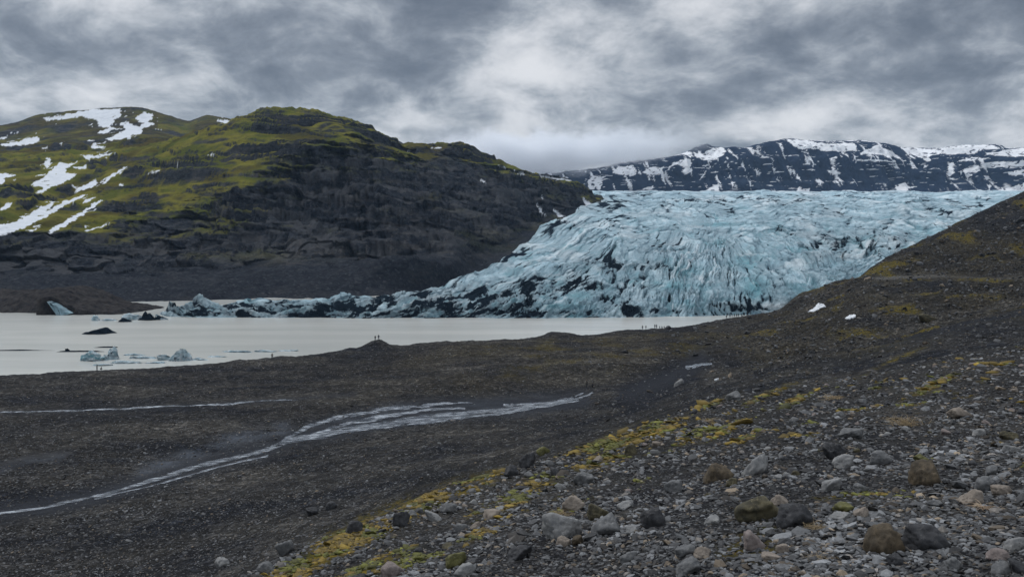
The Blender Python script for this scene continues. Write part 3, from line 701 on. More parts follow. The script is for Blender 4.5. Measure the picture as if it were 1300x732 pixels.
def icefield(x, y, u, v, t):
    """crevassed relief: blades of ice fanning below the lip, flow bands on the tongue, wavy steps above"""
    wu = u + 9 * fbm(u / 90, v / 40, 2, .5, 101) + 1.0 * fbm(u / 12, v / 8, 3, .55, 102)
    wv = v + 4.5 * fbm(u / 90, v / 40, 2, .5, 103) + .6 * fbm(u / 12, v / 8, 3, .55, 104)
    def blades(ph, p, q, seed, jit=.9):
        """parallel blades with wandering, merging and dying crests; returns height 0..1 and nearness to the trench"""
        w = ph + jit * fbm(p, q, 3, .55, seed)
        f = w - np.floor(w)
        k = np.floor(w)
        tri = np.minimum(f / .62, (1 - f) / .38)           # lopsided blade
        hgt = .55 + .45 * np.sin(k * 12.9898 + seed) * np.cos(k * 4.1 + 2 * perlin(p * .7, q * .7, seed + 1))
        return tri ** .8 * (.45 + .55 * hgt), tri
    # fan
    du, dv = wu - 915, (wv - 250) * 1.1
    _, _, br1 = blocks((wu + .3 * wv) / 30, (wv - .2 * wu) / 15, 8); _, _, br2 = blocks((wu - .4 * wv) / 12, (wv + .1 * wu) / 8, 9)
    th = np.arctan2(du, dv) + .10 * fbm(u / 60, v / 30, 2, .5, 99) + .15 * (br1 - .5) + .03 * (br2 - .5); th = th - .35 * sstep(0, .9, th) * np.hypot(du, dv) / 150; rr = np.hypot(du, dv)
    f1, tf1 = blades(th / .115, th * 3, rr / 60, 105, 1.2); f2, tf2 = blades(th / .045, th * 7, rr / 34, 107, 1.0)
    # flow bands
    p = wv + .40 * wu + .0006 * (wu - 640) ** 2; q = wu - .4 * wv; p = p + 1.5 * fbm(u / 40, v / 20, 2, .5, 97) + 4.0 * (br1 - .5) + 1.0 * (br2 - .5)
    l1, tl1 = blades(p / 11.5, p / 30, q / 90, 111, 1.4); l2, tl2 = blades(p / 5.0, p / 14, q / 45, 113, 1.3)
    # wavy steps of the upper field
    pv = wv - .006 * (wu - 900) - .000025 * (wu - 950) ** 2
    k_ = 9.0 * np.log(np.clip(pv - 231, 4.0, None)) + 1.0 * (br1 - .5)
    h1, th1 = blades(k_ / 1.5, wu / 60, k_ / 3, 117, 1.8); h2, th2 = blades(k_ * 1.15 + wu / 60, wu / 26, k_ / 2, 119, 1.6)
    wf = sstep(715, 840, u + .55 * (v - 330)) * sstep(284, 318, v + 12 * fbm(u / 40, v / 20, 2, .5, 120))
    wl = (1 - sstep(690, 830, u + .3 * (v - 330))) * sstep(252, 285, v)
    wh = np.clip(1 - wf - wl, 0, 1); n = wf + wl + wh
    wf, wl, wh = wf / n, wl / n, wh / n
    big = wf * f1 + wl * l1 + wh * h1; med = wf * f2 + wl * l2 + wh * h2
    tb = np.where(wf > np.maximum(wl, wh), tf1, np.where(wl > wh, tl1, th1)); tm = np.where(wf > np.maximum(wl, wh), tf2, np.where(wl > wh, tl2, th2))
    fine = np.minimum(np.abs(perlin(wu / 5 + .5 * perlin(wu / 9, wv / 7, 4), wv / 3.2, 121)) * 2.3, 1) ** .7
    # broken blocks crossing the blades
    cross = np.minimum(np.abs(perlin(th * 6 * wf + q / 26 * wl + wu / 22 * wh, rr / 14 * wf + p / 16 * wl + k_ / 2.2 * wh, 122)) * 2.4, 1) ** .6
    dom_f = wf > np.maximum(wl, wh); dom_l = (wl > wh) & ~dom_f
    def pick(a, b, c): return np.where(dom_f, a, np.where(dom_l, b, c))
    A1 = pick(th / .085, p / 8.5, k_ / 1.3); B1 = pick(rr / 50, q / 62, wu / 44)
    A2 = pick(th / .038, p / 4.0, k_ / .62); B2 = pick(rr / 22, q / 26, wu / 19)
    cb, gap1, tone1 = blocks(A1, B1, 3, 1.5); cs, gap2, tone2 = blocks(A2, B2, 4, 1.8)
    mixt = .36 * big + .20 * med + .04 * fine + .28 * cb + .17 * cs - .10 * (1 - sstep(.0, .16, gap1))
    tone = np.clip(.40 * tone1 + .25 * tone2 + .45 * (1 - big) + .22 * (1 - med) - .06, 0, 1)  # block tone, made darker low between blades and paler on crests
    rough_ = np.clip(.5 + 1.3 * fbm(u / 60, v / 22, 3, .5, 123), 0, 1)
    amp = (6.4 + 6.0 * sstep(700, 2200, y)) * (.45 + .9 * rough_)
    d = amp * (mixt - .45) + (9 + 8 * sstep(900, 2000, y)) * fbm(u / 95, v / 26, 5, .5, 116) * sstep(480, 620, y)
    fr_ = np.exp(-((t - 1.3) / .8) ** 2)
    d += fr_ * (2.6 * fbm(x / 12, y / 9, 4, .6, 118) + 1.6 * (ridged(x / 6, y / 6, 3, .5, 119) - .6))
    d *= sstep(0.0, .7, t)
    na = wf * fbm(th * 2.2, rr / 40, 4, .6, 125) + wl * fbm(q / 60, p / 14, 5, .62, 126) + wh * fbm(wu / 50, k_ / 2.5, 4, .6, 127)
    na2 = wf * fbm(th * 9, rr / 22, 4, .62, 128) + wl * fbm(q / 26, p / 5, 4, .62, 129) + wh * fbm(wu / 18, k_ / 1.0, 4, .6, 130)
    return d, mixt, tb, tm, cross, na, na2, fine, gap1, gap2, tone
idisp, mixt, tb, tm, cross, na, na2, fine, gap1, gap2, tone = icefield(ix, iy, iu, iv, it)
iz2 = iz + idisp
frontpush = (1 - sstep(.8, 1.5, it)) * (3.5 * fbm(ix / 9, iz * 0 + iy / 9, 4, .6, 121) + 5 * fbm(ix / 30, iy / 30, 2, .5, 122))
iy2 = iy - frontpush
# tall serac at the end of the tongue
iz2 += 3.6 * np.exp(-(np.abs((iu - 253) / 13) ** 2 + ((iy - 470) / 9) ** 2)) * (.7 + .6 * fbm(ix / 4, iy / 5, 3, .6, 123))
iV = VH - iz2 / iy2 * F
# ash and rubble by region; dark colour also follows trenches and block gaps
crackiness = np.clip(.10 + 1.5 * na + .9 * fbm(iu / 60, iv / 20, 3, .5, 131), 0, 1)
crack2 = np.clip(.06 + 1.5 * na2 + .9 * na, 0, 1)
cleanr = 1 - .55 * sstep(840, 900, iu) * (1 - .8 * blob(iu, iv, 1080, 312, 60, 20))
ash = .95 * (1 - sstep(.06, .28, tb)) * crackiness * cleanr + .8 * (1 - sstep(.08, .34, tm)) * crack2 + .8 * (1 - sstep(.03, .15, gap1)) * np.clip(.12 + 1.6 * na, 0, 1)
reg = np.zeros_like(iv)
for cx, cy, rx, ry, s in [(790, 338, 50, 12, 1.0), (810, 360, 26, 14, 1.0), (690, 362, 70, 12, .8), (620, 380, 80, 18, 1.05), (560, 386, 80, 16, 1.05), (480, 392, 80, 14, 1.05), (400, 395, 70, 12, .95), (300, 395, 60, 10, .8), (800, 395, 40, 14, .8), (700, 398, 120, 8, .6), (760, 380, 30, 12, .35),
                          (960, 392, 40, 6, .3), (870, 395, 30, 8, .6), (1080, 310, 45, 14, .6), (1110, 300, 40, 8, .6), (1050, 325, 26, 8, .45), (930, 388, 50, 5, .3), (780, 262, 50, 10, .55), (800, 250, 60, 5, .5), (690, 290, 24, 10, .35), (900, 254, 60, 4, .5), (840, 256, 50, 5, .45),
                          (1010, 258, 30, 5, .5), (640, 318, 24, 14, .5), (570, 372, 40, 8, .2), (330, 398, 60, 8, .3), (1200, 268, 40, 5, .3), (1000, 255, 70, 5, .35), (1200, 258, 60, 4, .3)]:
    reg = np.maximum(reg, s * blob(iu, iV, cx, cy, rx, ry))
grime = np.clip(reg * (.62 + 1.5 * na + 1.1 * na2) + .7 * (1 - sstep(580, 720, iu)) * (1 - sstep(1.8, 3.2, it)) * (.7 + 1.4 * na2), 0, 1)
ash = ash + reg * (.62 + 1.9 * na + 2.1 * na2 + 1.0 * (.42 - mixt))
ash += .22 * (1 - sstep(560, 680, iu)) * (1 - sstep(1.8, 3, it)) * (.6 + 1.5 * na2)
ash = np.clip(ash * (1 - .5 * blob(iu, iV, 660, 345, 60, 10)), 0, 1)
dark_teal = (1 - sstep(.10, .55, tm)) * np.clip(.55 + 1.6 * na2, 0, 1) * .9 + (1 - sstep(.05, .30, tb)) * np.clip(.5 + 1.5 * na, 0, 1) * .8  # dark teal along blade trenches and block gaps, broken up by noise
dark_teal = .55 * dark_teal + (.75 * (1 - sstep(.02, .14, gap1)) + .5 * (1 - sstep(.02, .2, gap2))) * np.clip(.5 + 1.3 * fbm(iu / 24, iv / 10, 3, .5, 134), 0, 1)
dark_teal = np.clip(dark_teal * (1 - .6 * sstep(.1, .5, fbm(iu / 50, iv / 20, 3, .5, 133))), 0, 1) * (1 - sstep(3000, 3500, iy))
blue = np.clip(sstep(.42, .16, mixt) * .9 + .9 * sstep(.05, .40, fbm(iu / 36, iv / 14, 4, .6, 127)) * sstep(265, 300, iV), 0, 1) * .8
for cx, cy, rx, ry in [(705, 388, 45, 5), (870, 345, 22, 10), (855, 362, 30, 6), (950, 330, 20, 14), (910, 285, 34, 3), (540, 392, 30, 6), (960, 365, 20, 16), (735, 375, 20, 6), (375, 393, 30, 5)]:
    blue = np.maximum(blue, .95 * blob(iu, iV, cx, cy, rx, ry))
    ash = ash * (1 - .6 * blob(iu, iV, cx, cy, rx, ry))
palei = np.clip(sstep(3300, 3700, iy) + .9 * blob(iu, iV, 985, 388, 40, 6) + .75 * sstep(.0, .45, fbm(iu / 60, iv / 14, 4, .6, 128)) * (1 - reg) * sstep(1.8, 2.6, it), 0, 1)
ash *= 1 - sstep(3000, 3500, iy)
M_ICE = mat_ice()
grid_mesh('glacier', ix, iy2, iz2, M_ICE, dict(ash=ash, blue=blue, pale=palei, dark_teal=dark_teal, tone=tone, grime=grime), smooth=False)

HAZE = 2.7e-5
#--OBJ-BEGIN
# ------------------------------------------------------------------ loose stones and boulders
def n3(p, s, seed, octv=3):
    return (fbm(p[:, 0] * s, p[:, 1] * s, octv, .55, seed) + fbm(p[:, 1] * s + 5, p[:, 2] * s, octv, .55, seed + 1) + fbm(p[:, 2] * s, p[:, 0] * s + 9, octv, .55, seed + 2)) / 1.7

def ico(sub):
    bm = bmesh.new(); bmesh.ops.create_icosphere(bm, subdivisions=sub, radius=1)
    v = np.array([x.co[:] for x in bm.verts]); f = np.array([[q.index for q in p.verts] for p in bm.faces]); bm.free()
    return v, f
ICO = {k: ico(k) for k in (1, 2, 3, 4, 5)}

def rock_shape(sub, seed, power=7, planes=11, rough=.06, fine=2.2):
    """rounded or angular stone: the unit sphere pulled in to a set of facets, then worn"""
    v, f = ICO[sub]; r = np.random.default_rng(seed)
    n = r.normal(size=(planes, 3)); n /= np.linalg.norm(n, axis=1)[:, None]
    d = r.uniform(.62, 1.0, planes)
    k = np.maximum(v @ n.T / d, 0)
    rad = 1 / np.maximum((k ** power).sum(1) ** (1 / power), .8)
    p = v * rad[:, None]
    if rough: p = p * (1 + rough * n3(v, fine, seed)[:, None] + rough * .5 * n3(v, fine * 3.1, seed + 40)[:, None] - (rough * 1.1 * np.maximum(.16 - np.abs(n3(v, fine * .9, seed + 80, 2)), 0) / .16)[:, None])
    return p, f

def rotm(yaw, tx, ty):
    return np.array((Matrix.Rotation(yaw, 3, 'Z') @ Matrix.Rotation(tx, 3, 'X') @ Matrix.Rotation(ty, 3, 'Y')))

def scatter(name, pos, size, sub, tints, label, flat=(.26, .62), smooth=False):
    tm = [rock_shape(sub, 300 + i, 26, 7, .10) for i in range(18)]
    n = len(pos); nv = len(tm[0][0]); nf = len(tm[0][1])
    V = np.empty((n, nv, 3), np.float32); Fc = np.empty((n, nf, 3), np.int32)
    ang = rng.uniform(0, 2 * np.pi, n); ti = rng.integers(0, len(tm), n)
    sx = size * rng.uniform(.8, 1.3, n); sy = size * rng.uniform(.6, 1.0, n); sz = size * rng.uniform(*flat, n)
    tx = rng.normal(0, .22, n); ty = rng.normal(0, .22, n)
    ca, sa = np.cos(ang), np.sin(ang)
    for k in range(len(tm)):
        s = np.where(ti == k)[0]
        p = tm[k][0][None] * np.stack([sx[s], sy[s], sz[s]], -1)[:, None, :]
        x, y, z = p[..., 0], p[..., 1], p[..., 2]
        z = z + tx[s, None] * x + ty[s, None] * y
        V[s, :, 0] = pos[s, None, 0] + x * ca[s, None] - y * sa[s, None]
        V[s, :, 1] = pos[s, None, 1] + x * sa[s, None] + y * ca[s, None]
        V[s, :, 2] = pos[s, None, 2] + z + sz[s, None] * .22
    Fc[:] = tm[0][1][None] + (np.arange(n) * nv)[:, None, None]
    c = np.repeat(tints, nv, 0)
    o = mesh_obj(name, V.reshape(-1, 3), Fc.reshape(-1, 3), M_STONES, None, 'stuff', None, smooth, c)
    o['label'] = label
    return o

def stone_tints(n, lo=.022, hi=.21, tan=.10):
    g = np.exp(rng.uniform(np.log(lo), np.log(hi), n))
    hue = np.array([.96, 1.0, 1.05])[None] * np.ones((n, 1))
    w = rng.random(n)
    hue = np.where((w < tan)[:, None], np.array([1.35, 1.08, .78])[None], hue)
    hue = np.where((w > .9)[:, None], np.array([1.08, 1.0, .92])[None], hue)
    return g[:, None] * hue

run = np.minimum.accumulate(np.vstack([np.full((1, GV.shape[1]), 1e9), GV[:-1]]), axis=0)
VIS = GV <= run + .5

def pick_cells(n, trng, urng, weight=None):
    """random ground points, even over the land as it is seen"""
    r0, r1 = np.searchsorted(T, trng[0]), np.searchsorted(T, trng[1]) - 1
    c0, c1 = np.searchsorted(U, urng[0]), np.searchsorted(U, urng[1]) - 1
    dv = np.clip(-(GV[r0 + 1:r1 + 1, c0:c1] - GV[r0:r1, c0:c1]), 0, 12) * VIS[r0:r1, c0:c1] * np.diff(U)[None, c0:c1]
    if weight is not None: dv = dv * weight(r0, r1, c0, c1)
    p = (dv / dv.sum()).ravel(); k = rng.choice(len(p), n, p=p)
    i = k // dv.shape[1] + r0; j = k % dv.shape[1] + c0
    a = rng.random(n); b = rng.random(n)
    def bl(A): return (A[i, j] * (1 - a) * (1 - b) + A[i + 1, j] * a * (1 - b) + A[i, j + 1] * (1 - a) * b + A[i + 1, j + 1] * a * b)
    return np.stack([bl(gx), bl(gy), bl(gz)], -1), GV[i, j]

M_STONES = mat_stones()
wmoss = lambda r0, r1, c0, c1: (1 - .72 * moss[r0:r1, c0:c1]) * (GV[r0:r1, c0:c1] < 790)
pos, _ = pick_cells(38000, (.62, 3.06), (-120, 1420), wmoss)
px = np.exp(rng.normal(np.log(2.3), .42, len(pos))) * np.clip((pos[:, 1] / 22) ** -.42, .62, 1.5)
patch = np.clip(1 + 1.1 * fbm(pos[:, 0] / 3.5, pos[:, 1] / 3.5, 4, .6, 160), .35, 1.7)[:, None]
scatter('shingle', pos, px * pos[:, 1] / F * np.clip(patch[:, 0], .7, 1.25), 1, stone_tints(len(pos)) * patch, 'dark grey shingle covering the near bank')
wplain = lambda r0, r1, c0, c1: (1 - .85 * wet_shade[r0:r1, c0:c1]) * (1 - .5 * moss[r0:r1, c0:c1])
pos, pv = pick_cells(60000, (3.9, 9.95), (-90, 1400), wplain)
px = np.exp(rng.normal(np.log(.72), .42, len(pos))) * (.75 + .6 * sstep(470, 640, pv))
scatter('scattered_stones', pos, px * pos[:, 1] / F, 1, stone_tints(len(pos), .020, .15, .08) * np.clip(1 + .9 * fbm(pos[:, 0] / 22, pos[:, 1] / 14, 4, .6, 161), .45, 1.6)[:, None], 'small stones strewn over the gravel plain and slopes')

pos, pv = pick_cells(4200, (4.2, 9.95), (700, 1400), lambda r0, r1, c0, c1: sstep(760, 960, gu[r0:r1, c0:c1] + (GV[r0:r1, c0:c1] - 440)) * (1 - .9 * wet_shade[r0:r1, c0:c1]))
px = np.exp(rng.normal(np.log(1.4), .45, len(pos)))
scatter('slope_rubble', pos, px * pos[:, 1] / F, 1, stone_tints(len(pos), .016, .16, .1), 'rubble scattered over the far gravel slope', (.4, .8))
# cushions of moss
pos, _ = pick_cells(11000, (1.2, 3.12), (-60, 1400), lambda r0, r1, c0, c1: (moss[r0:r1, c0:c1] ** 1.5) * (GV[r0:r1, c0:c1] < 790))
keepm = fbm(pos[:, 0] / 1.1, pos[:, 1] / 1.1, 4, .65, 165) > -.05
pos = pos[keepm]
pxm = np.exp(rng.normal(np.log(3.4), .4, len(pos)))
tm_ = np.array([[.125, .110, .013]]) * np.exp(rng.normal(0, .35, (len(pos), 1))) * np.where((fbm(pos[:, 0] / 2, pos[:, 1] / 2, 3, .6, 166) > .05)[:, None], np.array([[.72, .84, .9]]), np.array([[1.18, .92, .85]]))
scatter('moss', pos, pxm * pos[:, 1] / F, 1, tm_, 'yellow and rust coloured moss cushions along the bank edge', (.14, .32), True)

M_ROCK = {
 'grey': mat_plain('boulder_grey', (.070, .073, .078), (.135, .138, .14), 3.5, spots=(.20, .20, .19)),
 'pale': mat_plain('boulder_pale', (.13, .135, .14), (.24, .24, .235), 3.5, spots=(.10, .10, .10)),
 'dark': mat_plain('boulder_dark', (.018, .019, .022), (.055, .057, .062), 3.5, spots=(.09, .09, .09)),
 'brown': mat_plain('boulder_brown', (.034, .028, .020), (.098, .076, .049), 4.5, spots=(.018, .016, .013)),
 'olive': mat_plain('boulder_olive', (.028, .027, .020), (.095, .083, .048), 4.0, spots=(.14, .125, .075)),
 'tan': mat_plain('boulder_tan', (.135, .115, .097), (.24, .208, .176), 3.5, spots=(.12, .10, .085)),
 'mossy': mat_plain('boulder_mossy', (.055, .055, .020), (.13, .125, .045), 4.0, spots=(.09, .09, .085)),
 'pink': mat_plain('boulder_pink', (.12, .10, .095), (.20, .17, .16), 3.5, spots=(.24, .21, .20)),
}
def boulder(u, v, w, h, kind, power, seed, name='boulder', sub=4, dxyz=None, tilt=.15):
    g = ground_at(u, v + .30 * h)
    s = g[1] / F
    p, f = rock_shape(sub, seed, power * 2.6, 11, .11, 2.4)
    r = np.random.default_rng(seed + 5)
    W, H = w * s, h * s
    # rest the stone on its broad side, about a quarter sunk in
    p = p @ rotm(r.uniform(0, 6.28), r.normal(0, tilt), r.normal(0, tilt)).T
    ext = (p.max(0) - p.min(0)); p = (p - (p.max(0) + p.min(0)) / 2) / ext
    p = p * np.array([W, W * r.uniform(.7, .95), H * 1.35])
    lean = r.normal(0, .16); p[:, 2] += lean * p[:, 0]
    o = mesh_obj(name, p, f, M_ROCK[kind], None, None)
    o.location = (g[0], g[1] + .2 * W, g[2] + H * .24)
    return o

BOULDERS = [
 (714, 673, 52, 33, 'pale', 7, 'big pale grey boulder, widest on the near bank, with dark shaded flank'),
 (760, 652, 28, 21, 'olive', 8, 'grey-brown boulder standing just behind the big pale grey boulder'),
 (770, 671, 40, 23, 'grey', 7, 'grey boulder with sloping top just beside the big pale grey boulder'),
 (831, 661, 34, 27, 'dark', 5, 'round dark charcoal boulder alone between pale pebbles mid bank'),
 (741, 609, 27, 17, 'grey', 6, 'smooth grey boulder near the lower end of the yellow moss patch'),
 (855, 619, 24, 17, 'grey', 5, 'oval grey stone upslope of the round dark charcoal boulder'),
 (669, 587, 23, 22, 'dark', 8, 'dark upright boulder on the crest of the near bank'),
 (649, 599, 19, 15, 'dark', 8, 'dark low stone leaning at the foot of the crest boulder'),
 (801, 573, 18, 15, 'olive', 7, 'olive-grey boulder at the upper edge of the brightest moss patch'),
 (690, 573, 18, 11, 'mossy', 6, 'moss-tinted stone on the bank edge above the crest boulder'),
 (509, 661, 22, 20, 'dark', 5, 'round black stone at the edge of the orange moss'),
 (569, 647, 22, 13, 'grey', 6, 'grey stone beside the long orange moss strip'),
 (550, 657, 23, 11, 'pale', 6, 'pale flat stone just below the long orange moss strip'),
 (449, 671, 23, 16, 'dark', 5, 'black rounded stone above the low orange moss'),
 (497, 727, 30, 19, 'pink', 5, 'pinkish grey rounded boulder cut by the bottom of the picture'),
 (590, 727, 29, 17, 'pale', 6, 'smooth grey boulder cut by the bottom edge, beside the moss-green one'),
 (578, 714, 28, 18, 'mossy', 5, 'moss-green rounded boulder near the bottom edge'),
 (660, 704, 32, 18, 'dark', 8, 'dark angular low boulder below the big pale grey boulder'),
 (798, 709, 23, 15, 'grey', 6, 'grey egg-shaped stone alone near the bottom edge'),
 (716, 689, 20, 13, 'tan', 6, 'tan stone propped under the big pale grey boulder'),
 (733, 687, 15, 12, 'brown', 7, 'small reddish brown stone touching the tan stone'),
 (802, 674, 16, 11, 'pale', 6, 'small pale stone between the sloping grey and round dark boulders'),
 (795, 643, 22, 10, 'pale', 6, 'pale elongated stone above the round dark charcoal boulder'),
 (728, 642, 30, 20, 'tan', 9, 'tan angular slab with dead grass behind it'),
 (396, 650, 16, 11, 'dark', 5, 'lone dark stone on the outer edge of the bank, the farther out'),
 (420, 643, 15, 11, 'dark', 5, 'dark stone on the outer edge of the bank next to the lone one'),
 (360, 698, 25, 20, 'grey', 6, 'grey stone with rounded top at the tip of the low moss'),
 (338, 722, 24, 14, 'grey', 6, 'grey flat stone lowest along the outer bank edge'),
 (280, 716, 19, 14, 'pale', 6, 'pale stone out on the lowest corner of the bank'),
 (963, 650, 58, 32, 'olive', 10, 'dark olive boulder with flat sunlit top leaning over the gravel'),
 (1011, 659, 50, 31, 'dark', 8, 'dark greenish grey boulder side by side with the flat topped one'),
 (961, 595, 36, 23, 'pale', 6, 'light grey domed boulder beside a brown one'),
 (913, 602, 38, 25, 'brown', 9, 'brown angular boulder beside the light grey domed one'),
 (929, 613, 16, 11, 'olive', 6, 'small olive stone in front of the light grey domed boulder'),
 (1061, 575, 31, 21, 'dark', 7, 'dark boulder with faceted face upslope of a light grey one'),
 (1073, 588, 27, 18, 'pale', 6, 'light grey stone just below the dark faceted boulder'),
 (1118, 583, 29, 18, 'grey', 6, 'grey rounded boulder level with the dark faceted boulder'),
 (1059, 618, 27, 16, 'pale', 6, 'pale smooth stone mid bank above the dark greenish boulder'),
 (1182, 606, 42, 31, 'brown', 7, 'brown boulder with rusty crown and tall rounded back'),
 (1172, 583, 22, 11, 'mossy', 5, 'mossy yellow stone just behind the rusty crowned boulder'),
 (1125, 691, 49, 37, 'brown', 9, 'speckled brown angular boulder near the bottom edge'),
 (1182, 688, 58, 32, 'dark', 8, 'long dark grey wedge boulder beside the speckled brown boulder'),
 (1220, 526, 27, 15, 'tan', 6, 'tan rounded boulder high on the bank above the dead grass'),
 (1252, 616, 30, 18, 'grey', 6, 'grey sloping stone behind the pale tan one with roots'),
 (1237, 634, 31, 21, 'tan', 6, 'pale tan boulder draped with dry roots'),
 (1275, 624, 27, 12, 'tan', 6, 'flat tan stone next to the grey sloping stone'),
 (960, 690, 29, 25, 'pink', 6, 'upright pinkish grey stone below the flat topped olive boulder'),
 (872, 703, 29, 17, 'grey', 5, 'rounded grey boulder near the bottom edge, upper of a pair'),
 (893, 703, 25, 14, 'tan', 5, 'pale tan oval stone touching the paired grey boulders'),
 (875, 722, 33, 21, 'grey', 5, 'rounded grey boulder at the bottom edge, lower of a pair'),
 (994, 698, 18, 13, 'tan', 5, 'small tan stone beside the upright pinkish grey stone'),
 (980, 708, 29, 10, 'tan', 6, 'flat buff slab below the upright pinkish grey stone'),
 (1270, 707, 27, 15, 'pink', 5, 'pink-tinted round stone in the bottom corner group'),
 (1289, 693, 26, 17, 'pale', 5, 'pale round stone uppermost in the bottom corner group'),
 (1273, 724, 25, 17, 'grey', 5, 'grey stone lowest in the bottom corner group'),
 (1294, 722, 24, 15, 'dark', 5, 'dark grey stone at the very corner of the bottom group'),
 (1139, 713, 22, 17, 'dark', 5, 'round dark stone in front of the speckled brown boulder'),
 (1213, 718, 21, 15, 'grey', 5, 'grey round stone below the long dark wedge boulder'),
 (1094, 652, 20, 13, 'tan', 6, 'small buff stone beside the dead grass clump mid bank'),
 (1072, 645, 25, 12, 'mossy', 5, 'moss topped low stone between buff stone and dark greenish boulder'),
 (1068, 657, 30, 12, 'pale', 7, 'pale blue-grey slab in front of the moss topped stone'),
 (1245, 550, 16, 10, 'pale', 6, 'small pale stone high on the bank below the tan rounded boulder'),
 (1282, 554, 26, 11, 'olive', 6, 'low olive stone high on the bank at the picture edge'),
 (1261, 600, 17, 14, 'grey', 7, 'pointed grey stone above the grey sloping stone'),
 (1083, 552, 32, 13, 'grey', 7, 'long grey slab lying high on the bank'),
 (932, 504, 20, 11, 'grey', 6, 'grey boulder perched on the bank crest over orange moss'),
 (991, 636, 26, 13, 'tan', 6, 'tan flat stone propped behind the flat topped olive boulder'),
 (1094, 621, 19, 11, 'grey', 6, 'small grey stone beside the pale smooth stone mid bank'),
 (1285, 571, 22, 9, 'pale', 6, 'pale flat stone at the picture edge above the roots'),
 (1190, 640, 24, 9, 'grey', 7, 'flat grey stone under the rusty crowned boulder'),
 (905, 662, 22, 10, 'pale', 6, 'pale flat stone downslope of the flat topped olive boulder'),
 (862, 486, 13, 8, 'pale', 6, 'white rock lying in the mouth of the gully'),
 (1178, 405, 22, 10, 'olive', 9, 'large blocky rock half buried on the far slope'),
 (848, 416, 8, 5, 'dark', 7, 'dark rock on the lake shore beside the walkers'),
]
for i, (u, v, w, h, kind, pw, lab) in enumerate(BOULDERS):
    o = boulder(u, v, w, h, kind, pw, 900 + i * 7)
    o['label'] = lab; o['category'] = 'boulder'; o['group'] = 'boulders on the near bank' if u < 1301 and v > 495 else 'rocks on the far slopes'
# stones between them, alike and many
taken = np.array([(b[0], b[1]) for b in BOULDERS], float)
pos, pv = pick_cells(420, (1.35, 2.95), (300, 1330), wmoss)
made = 0
for q, vv in zip(pos, pv):
    uu = UC + q[0] / q[1] * F
    if made >= 220 or np.min(np.hypot((taken[:, 0] - uu) / 1.2, taken[:, 1] - vv)) < 15 or vv > 745: continue
    w = float(np.exp(np.random.default_rng(made).normal(math.log(9.5), .32))) * (.65 + .5 * min(max((vv - 480) / 250, 0), 1))
    kind = ['grey', 'grey', 'pale', 'dark', 'grey', 'dark', 'pale', 'olive', 'tan', 'pink'][made % 10]
    o = boulder(uu, vv, w, w * rng.uniform(.42, .62), kind, 6 + made % 3, 2000 + made, 'stone', 3)
    tone = {'grey': 'grey', 'pale': 'light grey', 'dark': 'dark', 'olive': 'olive', 'tan': 'tan', 'pink': 'pinkish'}[kind]
    o['label'] = f'small {tone} stone lying loose in the shingle of the near bank'
    o['category'] = 'stone'; o['group'] = f'small {tone} stones in the shingle of the near bank'
    made += 1

# ------------------------------------------------------------------ dry grass and roots
M_STRAW = mat_plain('dead_straw', (.20, .15, .085), (.36, .28, .17), 9.0, .8, .1, .01)
M_STRAW2 = mat_plain('pale_dry_root', (.30, .215, .14), (.46, .35, .25), 9.0, .8, .1, .01)
def tuft(name, u, v, w, n, length, lab, mat, flatness, thick, cat, seed):
    g = ground_at(u, v); s = g[1] / F; r = np.random.default_rng(seed)
    V = []; Q = []
    for k in range(n):
        a = r.uniform(0, 6.28); L = length * s * r.uniform(.5, 1.15); th = thick * s * r.uniform(.6, 1.2)
        ox, oy = r.normal(0, w * s * .2, 2); rise = r.uniform(.15, 1) * (1 - flatness); bend = r.normal(0, .7)
        base = len(V); m = 6
        for i in range(m + 1):
            f = i / m; aa = a + bend * f
            x = ox + math.cos(aa) * L * f; y = oy + math.sin(aa) * L * f * .8
            z = L * (rise * f * 1.9 - (rise * 1.35 + .12 * flatness) * f * f) + .03 + th
            hw = th * (1 - .8 * f)
            for q in range(3):
                t_ = q * 2.094
                V.append((x - math.sin(aa) * hw * math.cos(t_), y + math.cos(aa) * hw * math.cos(t_), z + hw * math.sin(t_)))
        for i in range(m):
            for q in range(3):
                A = base + i * 3 + q; B = base + i * 3 + (q + 1) % 3
                Q.append((A, B, B + 3, A + 3))
    V = np.array(V)
    # drape the stems over the ground
    o = mesh_obj(name, V, np.array(Q), mat, None, None)
    o.location = g; o['label'] = lab; o['category'] = cat
    return o
tuft('dry_grass_tuft', 1150, 540, 40, 130, 22, 'broad clump of dead straw grass high on the bank', M_STRAW, .25, .30, 'grass tuft', 1)['group'] = 'dead grass clumps on the bank'
tuft('dry_grass_tuft', 1036, 673, 24, 70, 15, 'small straw clump at the foot of the dark greenish boulder', M_STRAW, .3, .28, 'grass tuft', 2)['group'] = 'dead grass clumps on the bank'
tuft('dry_grass_tuft', 715, 655, 30, 70, 18, 'thin dead grass behind the big pale grey boulder', M_STRAW, .5, .26, 'grass tuft', 3)['group'] = 'dead grass clumps on the bank'
tuft('dry_grass_tuft', 1038, 712, 34, 60, 18, 'flattened dark straw clump near the bottom edge', M_STRAW, .6, .26, 'grass tuft', 4)['group'] = 'dead grass clumps on the bank'
tuft('dry_grass_tuft', 905, 536, 30, 60, 14, 'dead straw clump over orange moss near the bank crest', M_STRAW, .4, .26, 'grass tuft', 5)['group'] = 'dead grass clumps on the bank'
tuft('dry_grass_tuft', 1060, 506, 40, 80, 14, 'pale flattened grass strip on the upper bank', M_STRAW, .7, .3, 'grass tuft', 6)['group'] = 'dead grass clumps on the bank'
tuft('dry_roots', 1252, 648, 24, 30, 24, 'tangle of pale dry roots spread over tan boulder and shingle', M_STRAW2, .55, .42, 'roots', 7)

